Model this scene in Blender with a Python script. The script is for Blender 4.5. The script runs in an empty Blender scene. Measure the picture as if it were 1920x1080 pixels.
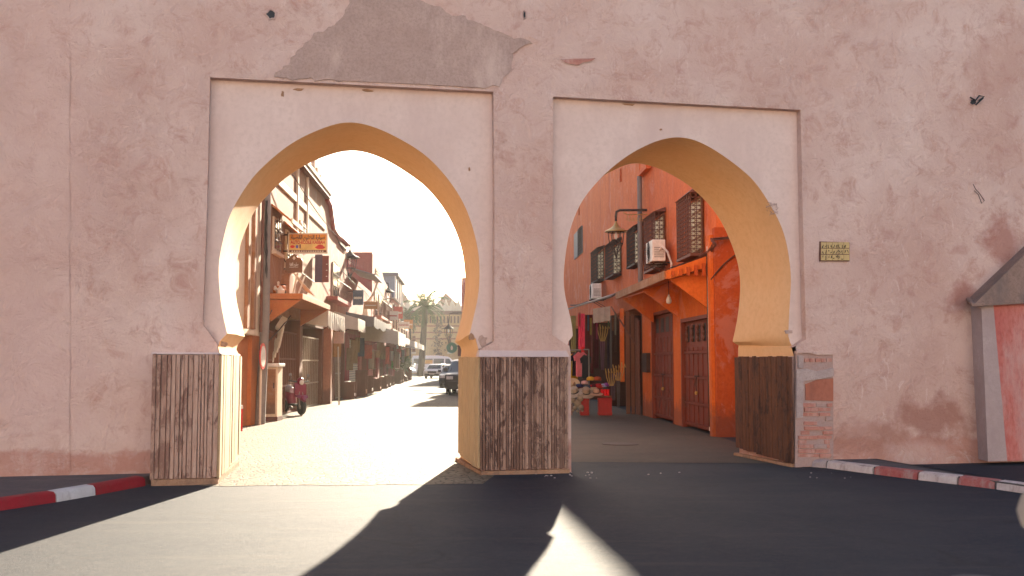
import bpy, bmesh, math, random
from mathutils import Vector, Matrix
from mathutils.geometry import delaunay_2d_cdt
from mathutils import noise as mnoise
random.seed(7)
R = math.radians
sc = bpy.context.scene
COL = sc.collection

# ------------------------------------------------------------------ camera, sky, sun, exposure
EYE = Vector((0, 0, 1.6)); F = 1900.0; PITCH = math.atan(140 / F)
cam = bpy.data.objects.new('camera', bpy.data.cameras.new('camera')); COL.objects.link(cam)
cam.location = EYE; cam.rotation_euler = (R(90) + PITCH, 0, 0)
cam.data.sensor_width = 36; cam.data.lens = 36 * F / 1920; cam.data.clip_end = 3000; cam.data.clip_start = .05
cam.data.dof.use_dof = True; cam.data.dof.focus_distance = 17; cam.data.dof.aperture_fstop = 3.2
sc.camera = cam
SUN = Vector((.092, 1.0, .352)).normalized()
ELEV = math.asin(SUN.z); AZ = math.atan2(SUN.x, SUN.y)
w = bpy.data.worlds.new('World'); sc.world = w; w.use_nodes = True
nt = w.node_tree; nt.nodes.clear()
sky = nt.nodes.new('ShaderNodeTexSky'); sky.sky_type = 'NISHITA'; sky.sun_disc = False
sky.sun_elevation = ELEV; sky.sun_rotation = AZ; sky.dust_density = 1.2; sky.air_density = 1.0; sky.ozone_density = 1.0
bg = nt.nodes.new('ShaderNodeBackground'); bg.inputs[1].default_value = 0.065
wo = nt.nodes.new('ShaderNodeOutputWorld')
wb = nt.nodes.new('ShaderNodeMix'); wb.data_type = 'RGBA'; wb.blend_type = 'MULTIPLY'; wb.inputs['Factor'].default_value = 1; wb.inputs[7].default_value = (1, .97, .955, 1)   # camera white balance
nt.links.new(sky.outputs[0], wb.inputs[6]); nt.links.new(wb.outputs[2], bg.inputs[0]); nt.links.new(bg.outputs[0], wo.inputs[0])
sl = bpy.data.lights.new('sun', 'SUN'); sl.energy = 5.0; sl.angle = R(.55); sl.color = (1, .86, .66)
so = bpy.data.objects.new('sun', sl); COL.objects.link(so); so.location = (2, 30, 30)
so.rotation_euler = (-SUN).to_track_quat('-Z', 'Y').to_euler()
sc.view_settings.view_transform = 'Standard'; sc.view_settings.look = 'None'
sc.view_settings.exposure = 2.4; sc.view_settings.gamma = 1; sc.view_settings.use_curve_mapping = False
sc.render.engine = 'CYCLES'
sc.cycles.max_bounces = 10; sc.cycles.diffuse_bounces = 6; sc.cycles.use_denoising = True
sc.cycles.sample_clamp_indirect = 8

# ------------------------------------------------------------------ where things stand
_f = Vector((0, math.cos(PITCH), math.sin(PITCH))); _u = Vector((0, -math.sin(PITCH), math.cos(PITCH)))
def ray(px, py): return Vector(((px - 960) / F, 0, 0)) + _f + _u * ((540 - py) / F)
def hit(px, py, n, c):                 # plane n.p = c
    d = ray(px, py); t = (c - n.dot(EYE)) / n.dot(d); return EYE + d * t
def at(px, py, Y): return hit(px, py, Vector((0, 1, 0)), Y)
def gnd(px, py, z=0): return hit(px, py, Vector((0, 0, 1)), z)
AL = math.atan(.2089)
E = Vector((math.cos(AL), math.sin(AL), 0)); N = Vector((-math.sin(AL), math.cos(AL), 0))
def WP(s, d, z): return E * s + N * d + Vector((0, 0, z))
def wh(px, py, d):
    p = hit(px, py, N, d); return (p.dot(E), p.z)
K = .05                                 # the street runs 5 cm to the left for every metre away
g = gnd(447, 805); CL = g.x + K * g.y
g = gnd(1340, 817); CR = g.x + K * g.y
def LX(o, y, z): return Vector((CL - K * y + o, y, z))     # left facade frame: o = out into the street
def RX(o, y, z): return Vector((CR - K * y - o, y, z))
def hL(px, py, o=0):
    p = hit(px, py, Vector((1, K, 0)), CL + o); return (p.y, p.z)
def hR(px, py, o=0):
    p = hit(px, py, Vector((1, K, 0)), CR - o); return (p.y, p.z)
def ID(x, y, z): return Vector((x, y, z))

# ------------------------------------------------------------------ materials
def newmat(name):
    m = bpy.data.materials.new(name); m.use_nodes = True
    n = m.node_tree.nodes; b = n['Principled BSDF']; return m, m.node_tree, n, b
def coords(t, scale=(1, 1, 1)):
    g_ = t.nodes.new('ShaderNodeNewGeometry'); mp = t.nodes.new('ShaderNodeMapping'); mp.inputs['Scale'].default_value = scale
    t.links.new(g_.outputs['Position'], mp.inputs['Vector']); return mp.outputs[0]
def noise(t, vec, scale, detail=6, rough=.6, dist=0):
    n = t.nodes.new('ShaderNodeTexNoise'); n.inputs['Scale'].default_value = scale; n.inputs['Detail'].default_value = detail
    n.inputs['Roughness'].default_value = rough; n.inputs['Distortion'].default_value = dist
    t.links.new(vec, n.inputs['Vector']); return n.outputs['Fac']
def ramp(t, fac, a, b, ca=(0, 0, 0, 1), cb=(1, 1, 1, 1)):
    r = t.nodes.new('ShaderNodeValToRGB'); e = r.color_ramp.elements
    e[0].position = a; e[1].position = b; e[0].color = ca; e[1].color = cb
    t.links.new(fac, r.inputs[0]); return r.outputs[0]
def mix(t, fac, a, b, mode='MIX'):
    m = t.nodes.new('ShaderNodeMix'); m.data_type = 'RGBA'; m.blend_type = mode
    def put(s, v):
        if isinstance(v, (tuple, list)): s.default_value = (*v[:3], 1)
        elif isinstance(v, (int, float)): s.default_value = v
        else: t.links.new(v, s)
    put(m.inputs['Factor'], fac); put(m.inputs[6], a); put(m.inputs[7], b); return m.outputs[2]
def math_(t, op, a, b=0., clamp=False):
    m = t.nodes.new('ShaderNodeMath'); m.operation = op; m.use_clamp = clamp
    for i, v in enumerate((a, b)):
        if isinstance(v, (int, float)): m.inputs[i].default_value = v
        else: t.links.new(v, m.inputs[i])
    return m.outputs[0]
def bump(t, b, h, strength, dist=.02, prev=None):
    n = t.nodes.new('ShaderNodeBump'); n.inputs['Strength'].default_value = strength; n.inputs['Distance'].default_value = dist
    t.links.new(h, n.inputs['Height'])
    if prev: t.links.new(prev, n.inputs['Normal'])
    t.links.new(n.outputs[0], b.inputs['Normal']); return n.outputs[0]
def rough_mat(name, c1, c2, scale=3, rough=.9, bs=.35, bd=.01, bscale=30, stretch=(1, 1, 1), metal=0, dirt=None, spec=.3, speck=.8, grime=False):
    m, t, n, b = newmat(name); v = coords(t, stretch)
    f = ramp(t, noise(t, v, scale, 8, .65), .32, .68)
    c = mix(t, f, c1, c2)
    c = mix(t, ramp(t, noise(t, v, scale * 9, 4, .7), .45, .75), c, tuple(x * speck for x in c1))
    if dirt: c = mix(t, ramp(t, noise(t, coords(t, (1, 1, .35)), scale * .7, 8, .7), .5, .72), c, dirt)
    if grime:
        st = noise(t, coords(t, (2.2, 2.2, .12)), 3.0, 8, .75, .4); c = mix(t, math_(t, 'MULTIPLY', ramp(t, st, .52, .70), .45), c, tuple(x * .45 + .03 for x in c1))
        c = mix(t, math_(t, 'MULTIPLY', ramp(t, noise(t, coords(t), .8, 9, .75, .8), .54, .60), .45), c, tuple(min(.8, x * .8 + .16) for x in c1))
        g_ = t.nodes.new('ShaderNodeNewGeometry'); sx = t.nodes.new('ShaderNodeSeparateXYZ'); t.links.new(g_.outputs['Position'], sx.inputs[0])
        k = math_(t, 'SUBTRACT', math_(t, 'MULTIPLY', noise(t, coords(t), 2.5, 8, .75), 1.3), sx.outputs[2]); k = math_(t, 'MULTIPLY', k, 4, True)
        c = mix(t, math_(t, 'MULTIPLY', k, .7), c, tuple(x * .3 + .03 for x in c1))
    t.links.new(c, b.inputs['Base Color']); b.inputs['Roughness'].default_value = rough; b.inputs['Metallic'].default_value = metal
    b.inputs['Specular IOR Level'].default_value = spec
    if bs: bump(t, b, noise(t, v, bscale, 8, .7), bs, bd)
    return m
_pc = {}
def plain(c, rough=.6, metal=0, spec=.4):
    key = (c, rough, metal)
    if key not in _pc:
        m, t, n, b = newmat('paint_%d' % len(_pc)); v = coords(t)
        cc = mix(t, ramp(t, noise(t, v, 7, 6, .7), .35, .7), c, tuple(x * .72 for x in c))
        t.links.new(cc, b.inputs['Base Color']); b.inputs['Roughness'].default_value = rough; b.inputs['Metallic'].default_value = metal
        b.inputs['Specular IOR Level'].default_value = spec
        _pc[key] = m
    return _pc[key]
def wall_material():
    m, t, n, b = newmat('old_pink_plaster'); v = coords(t)
    base = mix(t, ramp(t, noise(t, v, .55, 9, .62, .3), .35, .66), (.57, .385, .33), (.68, .52, .465))
    base = mix(t, ramp(t, noise(t, v, 3.2, 9, .75, .6), .50, .70), base, (.48, .285, .235))
    base = mix(t, ramp(t, noise(t, coords(t, (1, 1, .45)), 6.0, 10, .8, 1.2), .57, .70), base, (.72, .58, .535))
    base = mix(t, math_(t, 'MULTIPLY', ramp(t, noise(t, v, 24, 6, .8), .58, .74), .35), base, (.36, .19, .15))
    g_ = t.nodes.new('ShaderNodeNewGeometry'); sx = t.nodes.new('ShaderNodeSeparateXYZ'); t.links.new(g_.outputs['Position'], sx.inputs[0])
    # rising damp: darker salmon band along the foot with a wandering edge
    edge = math_(t, 'ADD', math_(t, 'MULTIPLY', noise(t, v, 1.1, 8, .7), .55), .18)
    foot = math_(t, 'SUBTRACT', edge, sx.outputs[2]); foot = math_(t, 'MULTIPLY', foot, 14, True)
    base = mix(t, math_(t, 'MULTIPLY', foot, .75), base, (.45, .215, .165))
    scuff = math_(t, 'MULTIPLY', foot, ramp(t, noise(t, v, 3.0, 9, .8, .8), .50, .62))
    base = mix(t, math_(t, 'MULTIPLY', scuff, .7), base, (.56, .42, .38))
    # damp stains near the lean-to on the right
    def blob(px, py, rad, amt, col, sq=(1, 1, 1)):
        nonlocal base
        p = WP(*[wh(px, py, DW)[0], DW, wh(px, py, DW)[1]])
        d = t.nodes.new('ShaderNodeVectorMath'); d.operation = 'SUBTRACT'; t.links.new(g_.outputs['Position'], d.inputs[0]); d.inputs[1].default_value = p
        s = t.nodes.new('ShaderNodeVectorMath'); s.operation = 'MULTIPLY'; t.links.new(d.outputs[0], s.inputs[0]); s.inputs[1].default_value = sq
        l = t.nodes.new('ShaderNodeVectorMath'); l.operation = 'LENGTH'; t.links.new(s.outputs[0], l.inputs[0])
        k = math_(t, 'ADD', l.outputs['Value'], math_(t, 'MULTIPLY', math_(t, 'SUBTRACT', noise(t, v, 2.3, 8, .7), .5), rad * 2.2))
        k = math_(t, 'MULTIPLY', math_(t, 'SUBTRACT', rad, k), 1.7 / rad, True)
        base = mix(t, math_(t, 'MULTIPLY', k, amt), base, col)
    blob(1745, 790, .62, .8, (.36, .17, .13), (.7, 1, 1.3)); blob(1800, 560, .36, .75, (.36, .15, .115)); blob(1880, 455, .5, .7, (.36, .15, .115))
    blob(1640, 820, .6, .6, (.38, .19, .145), (.6, 1, 1.6)); blob(1900, 110, .9, .35, (.42, .22, .17)); blob(215, 330, .8, .3, (.42, .24, .20), (1, 1, .4))
    blob(60, 350, 1.2, .45, (.62, .43, .38), (1, 1, .3)); blob(1720, 850, .35, .5, (.62, .46, .42), (.5, 1, 1.2)); blob(60, 700, 1.0, .5, (.64, .46, .42), (1, 1, .8))
    t.links.new(base, b.inputs['Base Color']); b.inputs['Roughness'].default_value = .95; b.inputs['Specular IOR Level'].default_value = .15
    h1 = noise(t, v, 2.4, 9, .65, .5); h2 = noise(t, v, 17, 9, .75, .8); h3 = noise(t, v, 75, 4, .7)
    p = bump(t, b, h1, .9, .09); p = bump(t, b, h2, .75, .022, p); bump(t, b, h3, .5, .006, p)
    return m
def plank_material(name, bare, mid, dark, amt, zs=.30, sc_=7):
    m, t, n, b = newmat(name); v = coords(t, (1, 1, zs))
    o = t.nodes.new('ShaderNodeObjectInfo'); r = o.outputs['Random']
    add = t.nodes.new('ShaderNodeVectorMath'); add.operation = 'ADD'; cb_ = t.nodes.new('ShaderNodeCombineXYZ')
    t.links.new(math_(t, 'MULTIPLY', r, 9), cb_.inputs[2]); t.links.new(v, add.inputs[0]); t.links.new(cb_.outputs[0], add.inputs[1]); vv = add.outputs[0]
    col = mix(t, ramp(t, noise(t, vv, sc_ * 2.2, 8, .7, .4), .35, .65), bare, mid)
    shift = math_(t, 'MULTIPLY', math_(t, 'SUBTRACT', r, .5), .16)
    wide = math_(t, 'MULTIPLY', math_(t, 'SUBTRACT', noise(t, coords(t, (1, 1, .55)), 2.6, 6, .7, .6), .5), .55)
    k = math_(t, 'ADD', math_(t, 'ADD', noise(t, coords(t, (1, 1, .5)), sc_ * 1.3, 10, .8, .9), shift), wide)
    k = ramp(t, k, .56 - amt, .62 - amt)
    col = mix(t, k, col, dark)
    tone = math_(t, 'MULTIPLY', r, .5); col = mix(t, tone, col, mid)
    col = mix(t, math_(t, 'MULTIPLY', ramp(t, noise(t, vv, 55, 4, .8), .62, .70), .8), col, tuple(x * .5 for x in dark))
    gr = noise(t, coords(t, (1, 1, .03)), 130, 4, .6)
    col = mix(t, math_(t, 'MULTIPLY', ramp(t, gr, .45, .7), .5), col, tuple(x * .35 for x in mid))
    t.links.new(col, b.inputs['Base Color']); b.inputs['Roughness'].default_value = .78
    p = bump(t, b, gr, .5, .006); bump(t, b, k, .6, .004, p)
    return m
DW, DP, DR = 14.50, 14.63, 16.49       # distances of the gate wall's face, its sunk panels and its rear face
M = {}
M['wall'] = wall_material()
M['panel'] = rough_mat('smooth_grey_pink_plaster', (.62, .475, .425), (.675, .535, .485), 1.6, .92, .12, .004, 24, dirt=(.57, .43, .39), speck=.93)
M['patch'] = rough_mat('rough_grey_plaster', (.40, .28, .24), (.47, .34, .295), 3, .95, .9, .018, 26, dirt=(.58, .44, .39))
M['reveal'] = rough_mat('cream_plaster_reveal', (.70, .44, .235), (.74, .50, .29), 1.2, .9, .12, .004, 20, speck=.93)
M['wood'] = plank_material('weathered_planks', (.50, .34, .27), (.38, .22, .165), (.13, .046, .032), .06)
M['wood_mid'] = plank_material('weathered_battens', (.44, .285, .215), (.30, .17, .12), (.07, .028, .018), .10)
M['wood_sun'] = plank_material('sunlit_planks', (.50, .37, .22), (.42, .29, .16), (.25, .14, .07), -.12)  # paler copy of the planks, sunlight put into the colour
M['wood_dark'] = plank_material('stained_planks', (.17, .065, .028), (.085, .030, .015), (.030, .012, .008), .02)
M['clay'] = rough_mat('clay_plinth', (.33, .18, .105), (.42, .26, .17), 6, .95, .9, .03, 16, dirt=(.16, .10, .075))
M['pinkback'] = rough_mat('pale_bounce_plaster', (.62, .51, .44), (.68, .57, .50), 1, .95, .3, .01, 14)
M['brick'] = rough_mat('old_brick', (.42, .17, .13), (.50, .26, .21), 9, .9, .8, .014, 40, dirt=(.54, .38, .34))
M['mortar'] = rough_mat('crumbling_mortar', (.42, .28, .245), (.40, .30, .28), 5, .95, .8, .02, 30)
M['grey_cement'] = rough_mat('grey_cement', (.36, .28, .265), (.46, .37, .35), 6, .9, .5, .012, 30)
def asphalt():
    m, t, n, b = newmat('dusty_asphalt'); v = coords(t)
    c = mix(t, ramp(t, noise(t, v, .45, 9, .7, .4), .38, .64), (.015, .020, .033), (.034, .036, .045))
    c = mix(t, ramp(t, noise(t, v, 75, 3, .8), .54, .70), c, (.075, .071, .070))
    c = mix(t, ramp(t, noise(t, v, 48, 3, .8), .60, .72), c, (.012, .013, .018))
    c = mix(t, math_(t, 'MULTIPLY', ramp(t, noise(t, v, 13, 6, .8), .50, .62), .45), c, (.058, .054, .054))
    c = mix(t, math_(t, 'MULTIPLY', ramp(t, noise(t, v, 6, 8, .8, 1.), .58, .66), .5), c, (.012, .014, .020))
    c = mix(t, math_(t, 'MULTIPLY', ramp(t, noise(t, coords(t, (.3, 2.4, 1)), 1.1, 8, .7), .55, .70), .7), c, (.060, .055, .054))
    c = mix(t, math_(t, 'MULTIPLY', ramp(t, noise(t, coords(t, (.8, .8, 1)), .9, 9, .75, 1.5), .58, .64), .5), c, (.012, .016, .026))
    cr = t.nodes.new('ShaderNodeTexVoronoi'); cr.feature = 'DISTANCE_TO_EDGE'; cr.inputs['Scale'].default_value = .33
    wn = t.nodes.new('ShaderNodeTexNoise'); wn.inputs['Scale'].default_value = 1.5; wn.inputs['Detail'].default_value = 6; t.links.new(v, wn.inputs[0])
    vm = t.nodes.new('ShaderNodeVectorMath'); vm.operation = 'MULTIPLY_ADD'; t.links.new(wn.outputs['Color'], vm.inputs[0]); vm.inputs[1].default_value = (.9, .9, 0); t.links.new(v, vm.inputs[2])
    t.links.new(vm.outputs[0], cr.inputs['Vector'])
    c = mix(t, math_(t, 'MULTIPLY', ramp(t, cr.outputs['Distance'], .0, .006, (1, 1, 1, 1), (0, 0, 0, 1)), .55), c, (.022, .021, .022))
    t.links.new(c, b.inputs['Base Color'])
    b.inputs['Roughness'].default_value = .8; b.inputs['Specular IOR Level'].default_value = .2
    p = bump(t, b, noise(t, v, 70, 4, .8), .9, .012); bump(t, b, noise(t, v, 4, 6, .7), .35, .03, p)
    return m
def cobbles():
    m, t, n, b = newmat('worn_cobbles'); v = coords(t, (1, 1, 0))
    vo = t.nodes.new('ShaderNodeTexVoronoi'); vo.inputs['Scale'].default_value = 8.5; vo.feature = 'DISTANCE_TO_EDGE'; t.links.new(v, vo.inputs[0])
    vc = t.nodes.new('ShaderNodeTexVoronoi'); vc.inputs['Scale'].default_value = 8.5; t.links.new(v, vc.inputs[0])
    joint = ramp(t, vo.outputs['Distance'], .02, .10)
    c = mix(t, ramp(t, noise(t, v, .8, 8, .7), .35, .65), (.150, .118, .080), (.21, .168, .118))
    c = mix(t, math_(t, 'MULTIPLY', vc.outputs['Color'], .25), c, (.27, .23, .17))
    c = mix(t, joint, (.055, .042, .03), c)
    t.links.new(c, b.inputs['Base Color']); b.inputs['Roughness'].default_value = .8; b.inputs['Specular IOR Level'].default_value = .12
    p = bump(t, b, joint, .55, .015); bump(t, b, noise(t, v, 60, 5, .7), .4, .006, p)
    return m
M['asphalt'] = asphalt(); M['cobble'] = cobbles()
M['pave'] = rough_mat('worn_pavement', (.085, .072, .075), (.12, .10, .10), 3, .9, .6, .012, 35, dirt=(.15, .12, .11))
M['kerb_red'] = rough_mat('kerb_red_paint', (.32, .008, .018), (.25, .010, .018), 5, .6, .5, .012, 14, dirt=(.20, .02, .022))
M['kerb_white'] = rough_mat('kerb_white_paint', (.62, .60, .60), (.50, .47, .46), 6, .7, .5, .012, 14, dirt=(.30, .26, .25))
M['kerb_red_worn'] = rough_mat('worn_kerb_red', (.33, .075, .07), (.40, .15, .135), 9, .8, .7, .015, 22, dirt=(.36, .29, .27))
M['kerb_white_worn'] = rough_mat('worn_kerb_white', (.58, .52, .50), (.46, .36, .34), 10, .8, .7, .015, 22, dirt=(.24, .17, .16))
M['salmon'] = rough_mat('salmon_limewash', (.62, .145, .042), (.70, .19, .065), 1.3, .9, .3, .01, 14, dirt=(.48, .10, .045), grime=True)
M['orange'] = rough_mat('orange_limewash', (.60, .13, .020), (.66, .17, .032), 1.6, .88, .3, .01, 14, dirt=(.58, .11, .02), grime=True)
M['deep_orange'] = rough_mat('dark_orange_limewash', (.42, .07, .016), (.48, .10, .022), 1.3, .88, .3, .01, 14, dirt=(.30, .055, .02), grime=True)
M['door_red'] = rough_mat('red_brown_door_paint', (.20, .040, .018), (.15, .028, .014), 8, .6, .4, .005, 50, (1, 1, .2), dirt=(.10, .035, .022))
M['iron'] = rough_mat('dark_iron', (.045, .030, .026), (.07, .042, .035), 12, .75, .2, .003, 60)
M['iron_red'] = rough_mat('rusty_brown_iron', (.17, .075, .055), (.11, .05, .04), 14, .7, .2, .003, 60)
M['brass'] = rough_mat('old_brass', (.55, .36, .12), (.42, .26, .08), 9, .45, .1, .002, 60, metal=.6)
M['glass'] = plain((.05, .055, .06), .12, 0, .6)
M['pane'] = plain((.55, .42, .18), .4)
M['white'] = plain((.76, .74, .70), .5)
M['cream'] = rough_mat('cream_limewash', (.72, .60, .45), (.66, .53, .38), 2, .9, .3, .01, 16, dirt=(.5, .38, .26))
M['pink'] = rough_mat('pale_pink_limewash', (.36, .15, .09), (.40, .18, .11), 1.5, .9, .3, .01, 14, dirt=(.25, .11, .075), grime=True)
M['pink2'] = rough_mat('dusty_pink_limewash', (.35, .12, .075), (.39, .15, .10), 1.5, .9, .3, .01, 14, dirt=(.24, .095, .065), grime=True)
M['rose'] = rough_mat('rose_red_limewash', (.34, .075, .06), (.38, .10, .08), 1.5, .9, .3, .01, 14, dirt=(.27, .06, .05), grime=True)
M['tan'] = rough_mat('tan_limewash', (.29, .145, .072), (.33, .17, .09), 1.2, .9, .3, .01, 14, dirt=(.22, .125, .075), grime=True)
M['shop_dark'] = rough_mat('shaded_shop_interior', (.075, .035, .022), (.05, .022, .015), 3, .9, .2, .01, 20)  # shade of the shop recesses put into a near-black brown
M['dark_wood'] = rough_mat('dark_shop_wood', (.21, .085, .045), (.14, .052, .03), 6, .75, .3, .005, 40, (1, 1, .2))
M['gate_metal'] = plain((.36, .27, .20), .45, .2)
M['canvas'] = rough_mat('pale_canvas', (.70, .64, .54), (.62, .55, .45), 5, .9, .3, .01, 40)
M['rust'] = rough_mat('orange_painted_sheet', (.42, .13, .035), (.48, .18, .055), 4, .7, .3, .006, 30)
M['black'] = plain((.02, .02, .022), .5)
M['rubber'] = plain((.025, .025, .026), .8)
M['tin'] = rough_mat('grey_sheet', (.24, .22, .21), (.18, .165, .16), 5, .7, .2, .005, 30)

# ------------------------------------------------------------------ mesh helpers
ORG = {}
def tag(o, label=None, cat=None, group=None, kind=None):
    if label: o['label'] = label
    if cat: o['category'] = cat
    if group: o['group'] = group
    if kind: o['kind'] = kind
    return o
def thing(name, loc, label, cat, group=None):
    o = bpy.data.objects.new(name, None); o.empty_display_size = .3; COL.objects.link(o); o.location = loc
    ORG[o] = Vector(loc); return tag(o, label, cat, group)
class MB:
    def __init__(s): s.v = []; s.f = []
    def add(s, vs, fs):
        k = len(s.v); s.v += [Vector(p) for p in vs]; s.f += [tuple(i + k for i in q) for q in fs]; return s
    def box(s, a0, a1, b0, b1, c0, c1, X=ID):
        s.add([X(a, b, c) for c in (c0, c1) for b in (b0, b1) for a in (a0, a1)],
              [(0, 2, 3, 1), (4, 5, 7, 6), (0, 1, 5, 4), (2, 6, 7, 3), (0, 4, 6, 2), (1, 3, 7, 5)]); return s
    def prism(s, bot, top):            # two matching rings of world points
        n = len(bot); s.add(list(bot) + list(top), [tuple(range(n - 1, -1, -1)), tuple(range(n, 2 * n))] + [(i, (i + 1) % n, n + (i + 1) % n, n + i) for i in range(n)]); return s
    def tube(s, pts, r, n=6, cap=True):
        pts = [Vector(p) for p in pts]; rs = r if isinstance(r, (list, tuple)) else [r] * len(pts); k0 = []
        for i, p in enumerate(pts):
            d = (pts[min(i + 1, len(pts) - 1)] - pts[max(i - 1, 0)]).normalized()
            a = d.cross(Vector((0, 0, 1))); a = a.normalized() if a.length > .05 else Vector((1, 0, 0)); b = d.cross(a).normalized()
            k0.append([p + (a * math.cos(q * 2 * math.pi / n) + b * math.sin(q * 2 * math.pi / n)) * rs[i] for q in range(n)])
        vs = [v for ring in k0 for v in ring]; fs = []
        for i in range(len(pts) - 1):
            for q in range(n): fs.append((i * n + q, i * n + (q + 1) % n, (i + 1) * n + (q + 1) % n, (i + 1) * n + q))
        if cap: fs += [tuple(range(n - 1, -1, -1)), tuple(range(len(vs) - n, len(vs)))]
        return s.add(vs, fs)
    def lathe(s, prof, c=(0, 0, 0), n=14, ax='z', sy=1):
        c = Vector(c); vs = []
        for r_, h in prof:
            for q in range(n):
                a = q * 2 * math.pi / n; x, y = r_ * math.cos(a), r_ * math.sin(a) * sy
                vs.append(c + (Vector((x, y, h)) if ax == 'z' else Vector((x, h, y)) if ax == 'y' else Vector((h, x, y))))
        fs = []
        for i in range(len(prof) - 1):
            for q in range(n): fs.append((i * n + q, i * n + (q + 1) % n, (i + 1) * n + (q + 1) % n, (i + 1) * n + q))
        fs += [tuple(range(n - 1, -1, -1)), tuple(range(len(vs) - n, len(vs)))]
        return s.add(vs, fs)
    def xf(s, m):
        s.v = [m @ p for p in s.v]; return s
    def build(s, name, mat, parent=None, label=None, smooth=False, bevel=0, loc=None, merge=False, local=False):
        if parent is not None and parent in ORG: o0 = ORG[parent]
        elif loc is not None: o0 = Vector(loc)
        else: o0 = Vector((sum(p.x for p in s.v) / len(s.v), sum(p.y for p in s.v) / len(s.v), min(p.z for p in s.v)))
        if local: o0 = Vector((0, 0, 0))
        me = bpy.data.meshes.new(name); me.from_pydata([p - o0 for p in s.v], [], s.f)
        bm = bmesh.new(); bm.from_mesh(me)
        if merge: bmesh.ops.remove_doubles(bm, verts=bm.verts, dist=1e-5)
        bmesh.ops.recalc_face_normals(bm, faces=bm.faces)
        if bevel: bmesh.ops.bevel(bm, geom=[e for e in bm.edges if len(e.link_faces) == 2 and e.calc_face_angle(0) > .6], offset=bevel, segments=2, affect='EDGES', profile=.6)
        if smooth:
            for f_ in bm.faces: f_.smooth = True
        bm.to_mesh(me); bm.free()
        if smooth:
            try: me.set_sharp_from_angle(angle=R(42))
            except Exception: pass
        me.materials.append(mat); o = bpy.data.objects.new(name, me); COL.objects.link(o)
        if parent is not None: o.parent = parent; ORG[o] = o0
        else: o.location = o0; ORG[o] = o0
        if label: o['label'] = label
        return o
def copy_tree(o, parent=None):
    c = o.copy(); COL.objects.link(c)
    if parent: c.parent = parent
    for ch in o.children: copy_tree(ch, c)
    return c
def copy_thing(o, loc, rot=None, label=None):
    c = copy_tree(o); c.location = loc
    if rot is not None: c.rotation_euler = rot
    if label: c['label'] = label
    return c
def struct(mb, name, mat, **k): return tag(mb.build(name, mat, **k), kind='structure')
AR = {'ا': 'ﺍﺎﺍﺎ', 'ب': 'ﺏﺐﺑﺒ', 'ة': 'ﺓﺔﺓﺔ', 'ت': 'ﺕﺖﺗﺘ', 'ر': 'ﺭﺮﺭﺮ', 'س': 'ﺱﺲﺳﺴ', 'ص': 'ﺹﺺﺻﺼ', 'ع': 'ﻉﻊﻋﻌ', 'ق': 'ﻕﻖﻗﻘ',
      'ل': 'ﻝﻞﻟﻠ', 'م': 'ﻡﻢﻣﻤ', 'ي': 'ﻱﻲﻳﻴ', 'ف': 'ﻑﻒﻓﻔ', 'ن': 'ﻥﻦﻧﻨ'}
def arabic(s):
    out = []
    for w_ in s.split(' '):
        r_ = ''
        for i, ch in enumerate(w_):
            pre = i > 0 and w_[i - 1] not in 'اةر'; nxt = i < len(w_) - 1 and ch not in 'اةر'
            r_ += AR[ch][(1 if pre else 0) + (2 if nxt else 0)]
        out.append(r_)
    return ' '.join(out)[::-1]
def text(body, size, p, mat, parent, rot=(R(90), 0, 0), w_=None, name='lettering'):
    c = bpy.data.curves.new(name, 'FONT'); c.body = body; c.size = size; c.align_x = 'CENTER'; c.align_y = 'CENTER'; c.extrude = .002; c.offset = size * .032; c.materials.append(mat)
    o = bpy.data.objects.new(name, c); COL.objects.link(o); o.parent = parent; o.location = Vector(p) - ORG[parent]; o.rotation_euler = rot
    bpy.context.view_layer.update()
    me = bpy.data.meshes.new_from_object(o.evaluated_get(bpy.context.evaluated_depsgraph_get())); o2 = bpy.data.objects.new(name, me); COL.objects.link(o2)
    o2.parent = parent; o2.location = o.location.copy(); o2.rotation_euler = rot; W0 = max(v.co.x for v in me.vertices) - min(v.co.x for v in me.vertices)
    if w_ and W0 > 0: o2.scale = (w_ / W0, 1, 1)
    if not me.materials: me.materials.append(mat)
    bpy.data.objects.remove(o); o = o2
    return o

# ------------------------------------------------------------------ ground, street, pavements
mb = MB(); mb.add([(-900, -300, 0), (900, -300, 0), (900, 1500, 0), (-900, 1500, 0)], [(0, 1, 2, 3)]); struct(mb, 'ground', M['asphalt'], loc=(0, 0, 0))
def edge_pts(a, b, n, amp, z):
    out = []
    for i in range(n + 1):
        p = a.lerp(b, i / n); out.append(Vector((p.x, p.y + amp * (mnoise.noise(Vector((p.x * 2.1, 3.3, 0))) + .5 * mnoise.noise(Vector((p.x * 9, 1, 0)))), z)))
    return out
a, b_ = gnd(380, 912), gnd(905, 908)
front = edge_pts(a, b_, 60, .10, .004)
mb = MB(); vs = front + [WP(wh(862, 860, DR)[0] + 1.0, DR + .2, .004), Vector((1.2, 60, .004)), Vector((-8.8, 60, .004)), Vector((-7.4, 17, .004))]
mb.add(vs, [tuple(range(len(vs)))]); struct(mb, 'street_paving', M['cobble'], loc=(0, 0, 0))
M['dusty'] = rough_mat('dusty_brown_street', (.060, .044, .034), (.09, .065, .045), 1.2, .85, .6, .01, 60, dirt=(.06, .045, .035))
front = edge_pts(gnd(1050, 866), gnd(1500, 870), 50, .12, .004)
vs = front + [Vector((CR - K * 22, 22, .004)), Vector((CR - K * 60, 60, .004)), Vector((1.25, 60, .004)), WP(wh(905, 860, DR)[0] + .7, DR + .2, .004)]
mb = MB(); mb.add(vs, [tuple(range(len(vs)))]); struct(mb, 'street_surface', M['dusty'], loc=(0, 0, 0))
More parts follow.
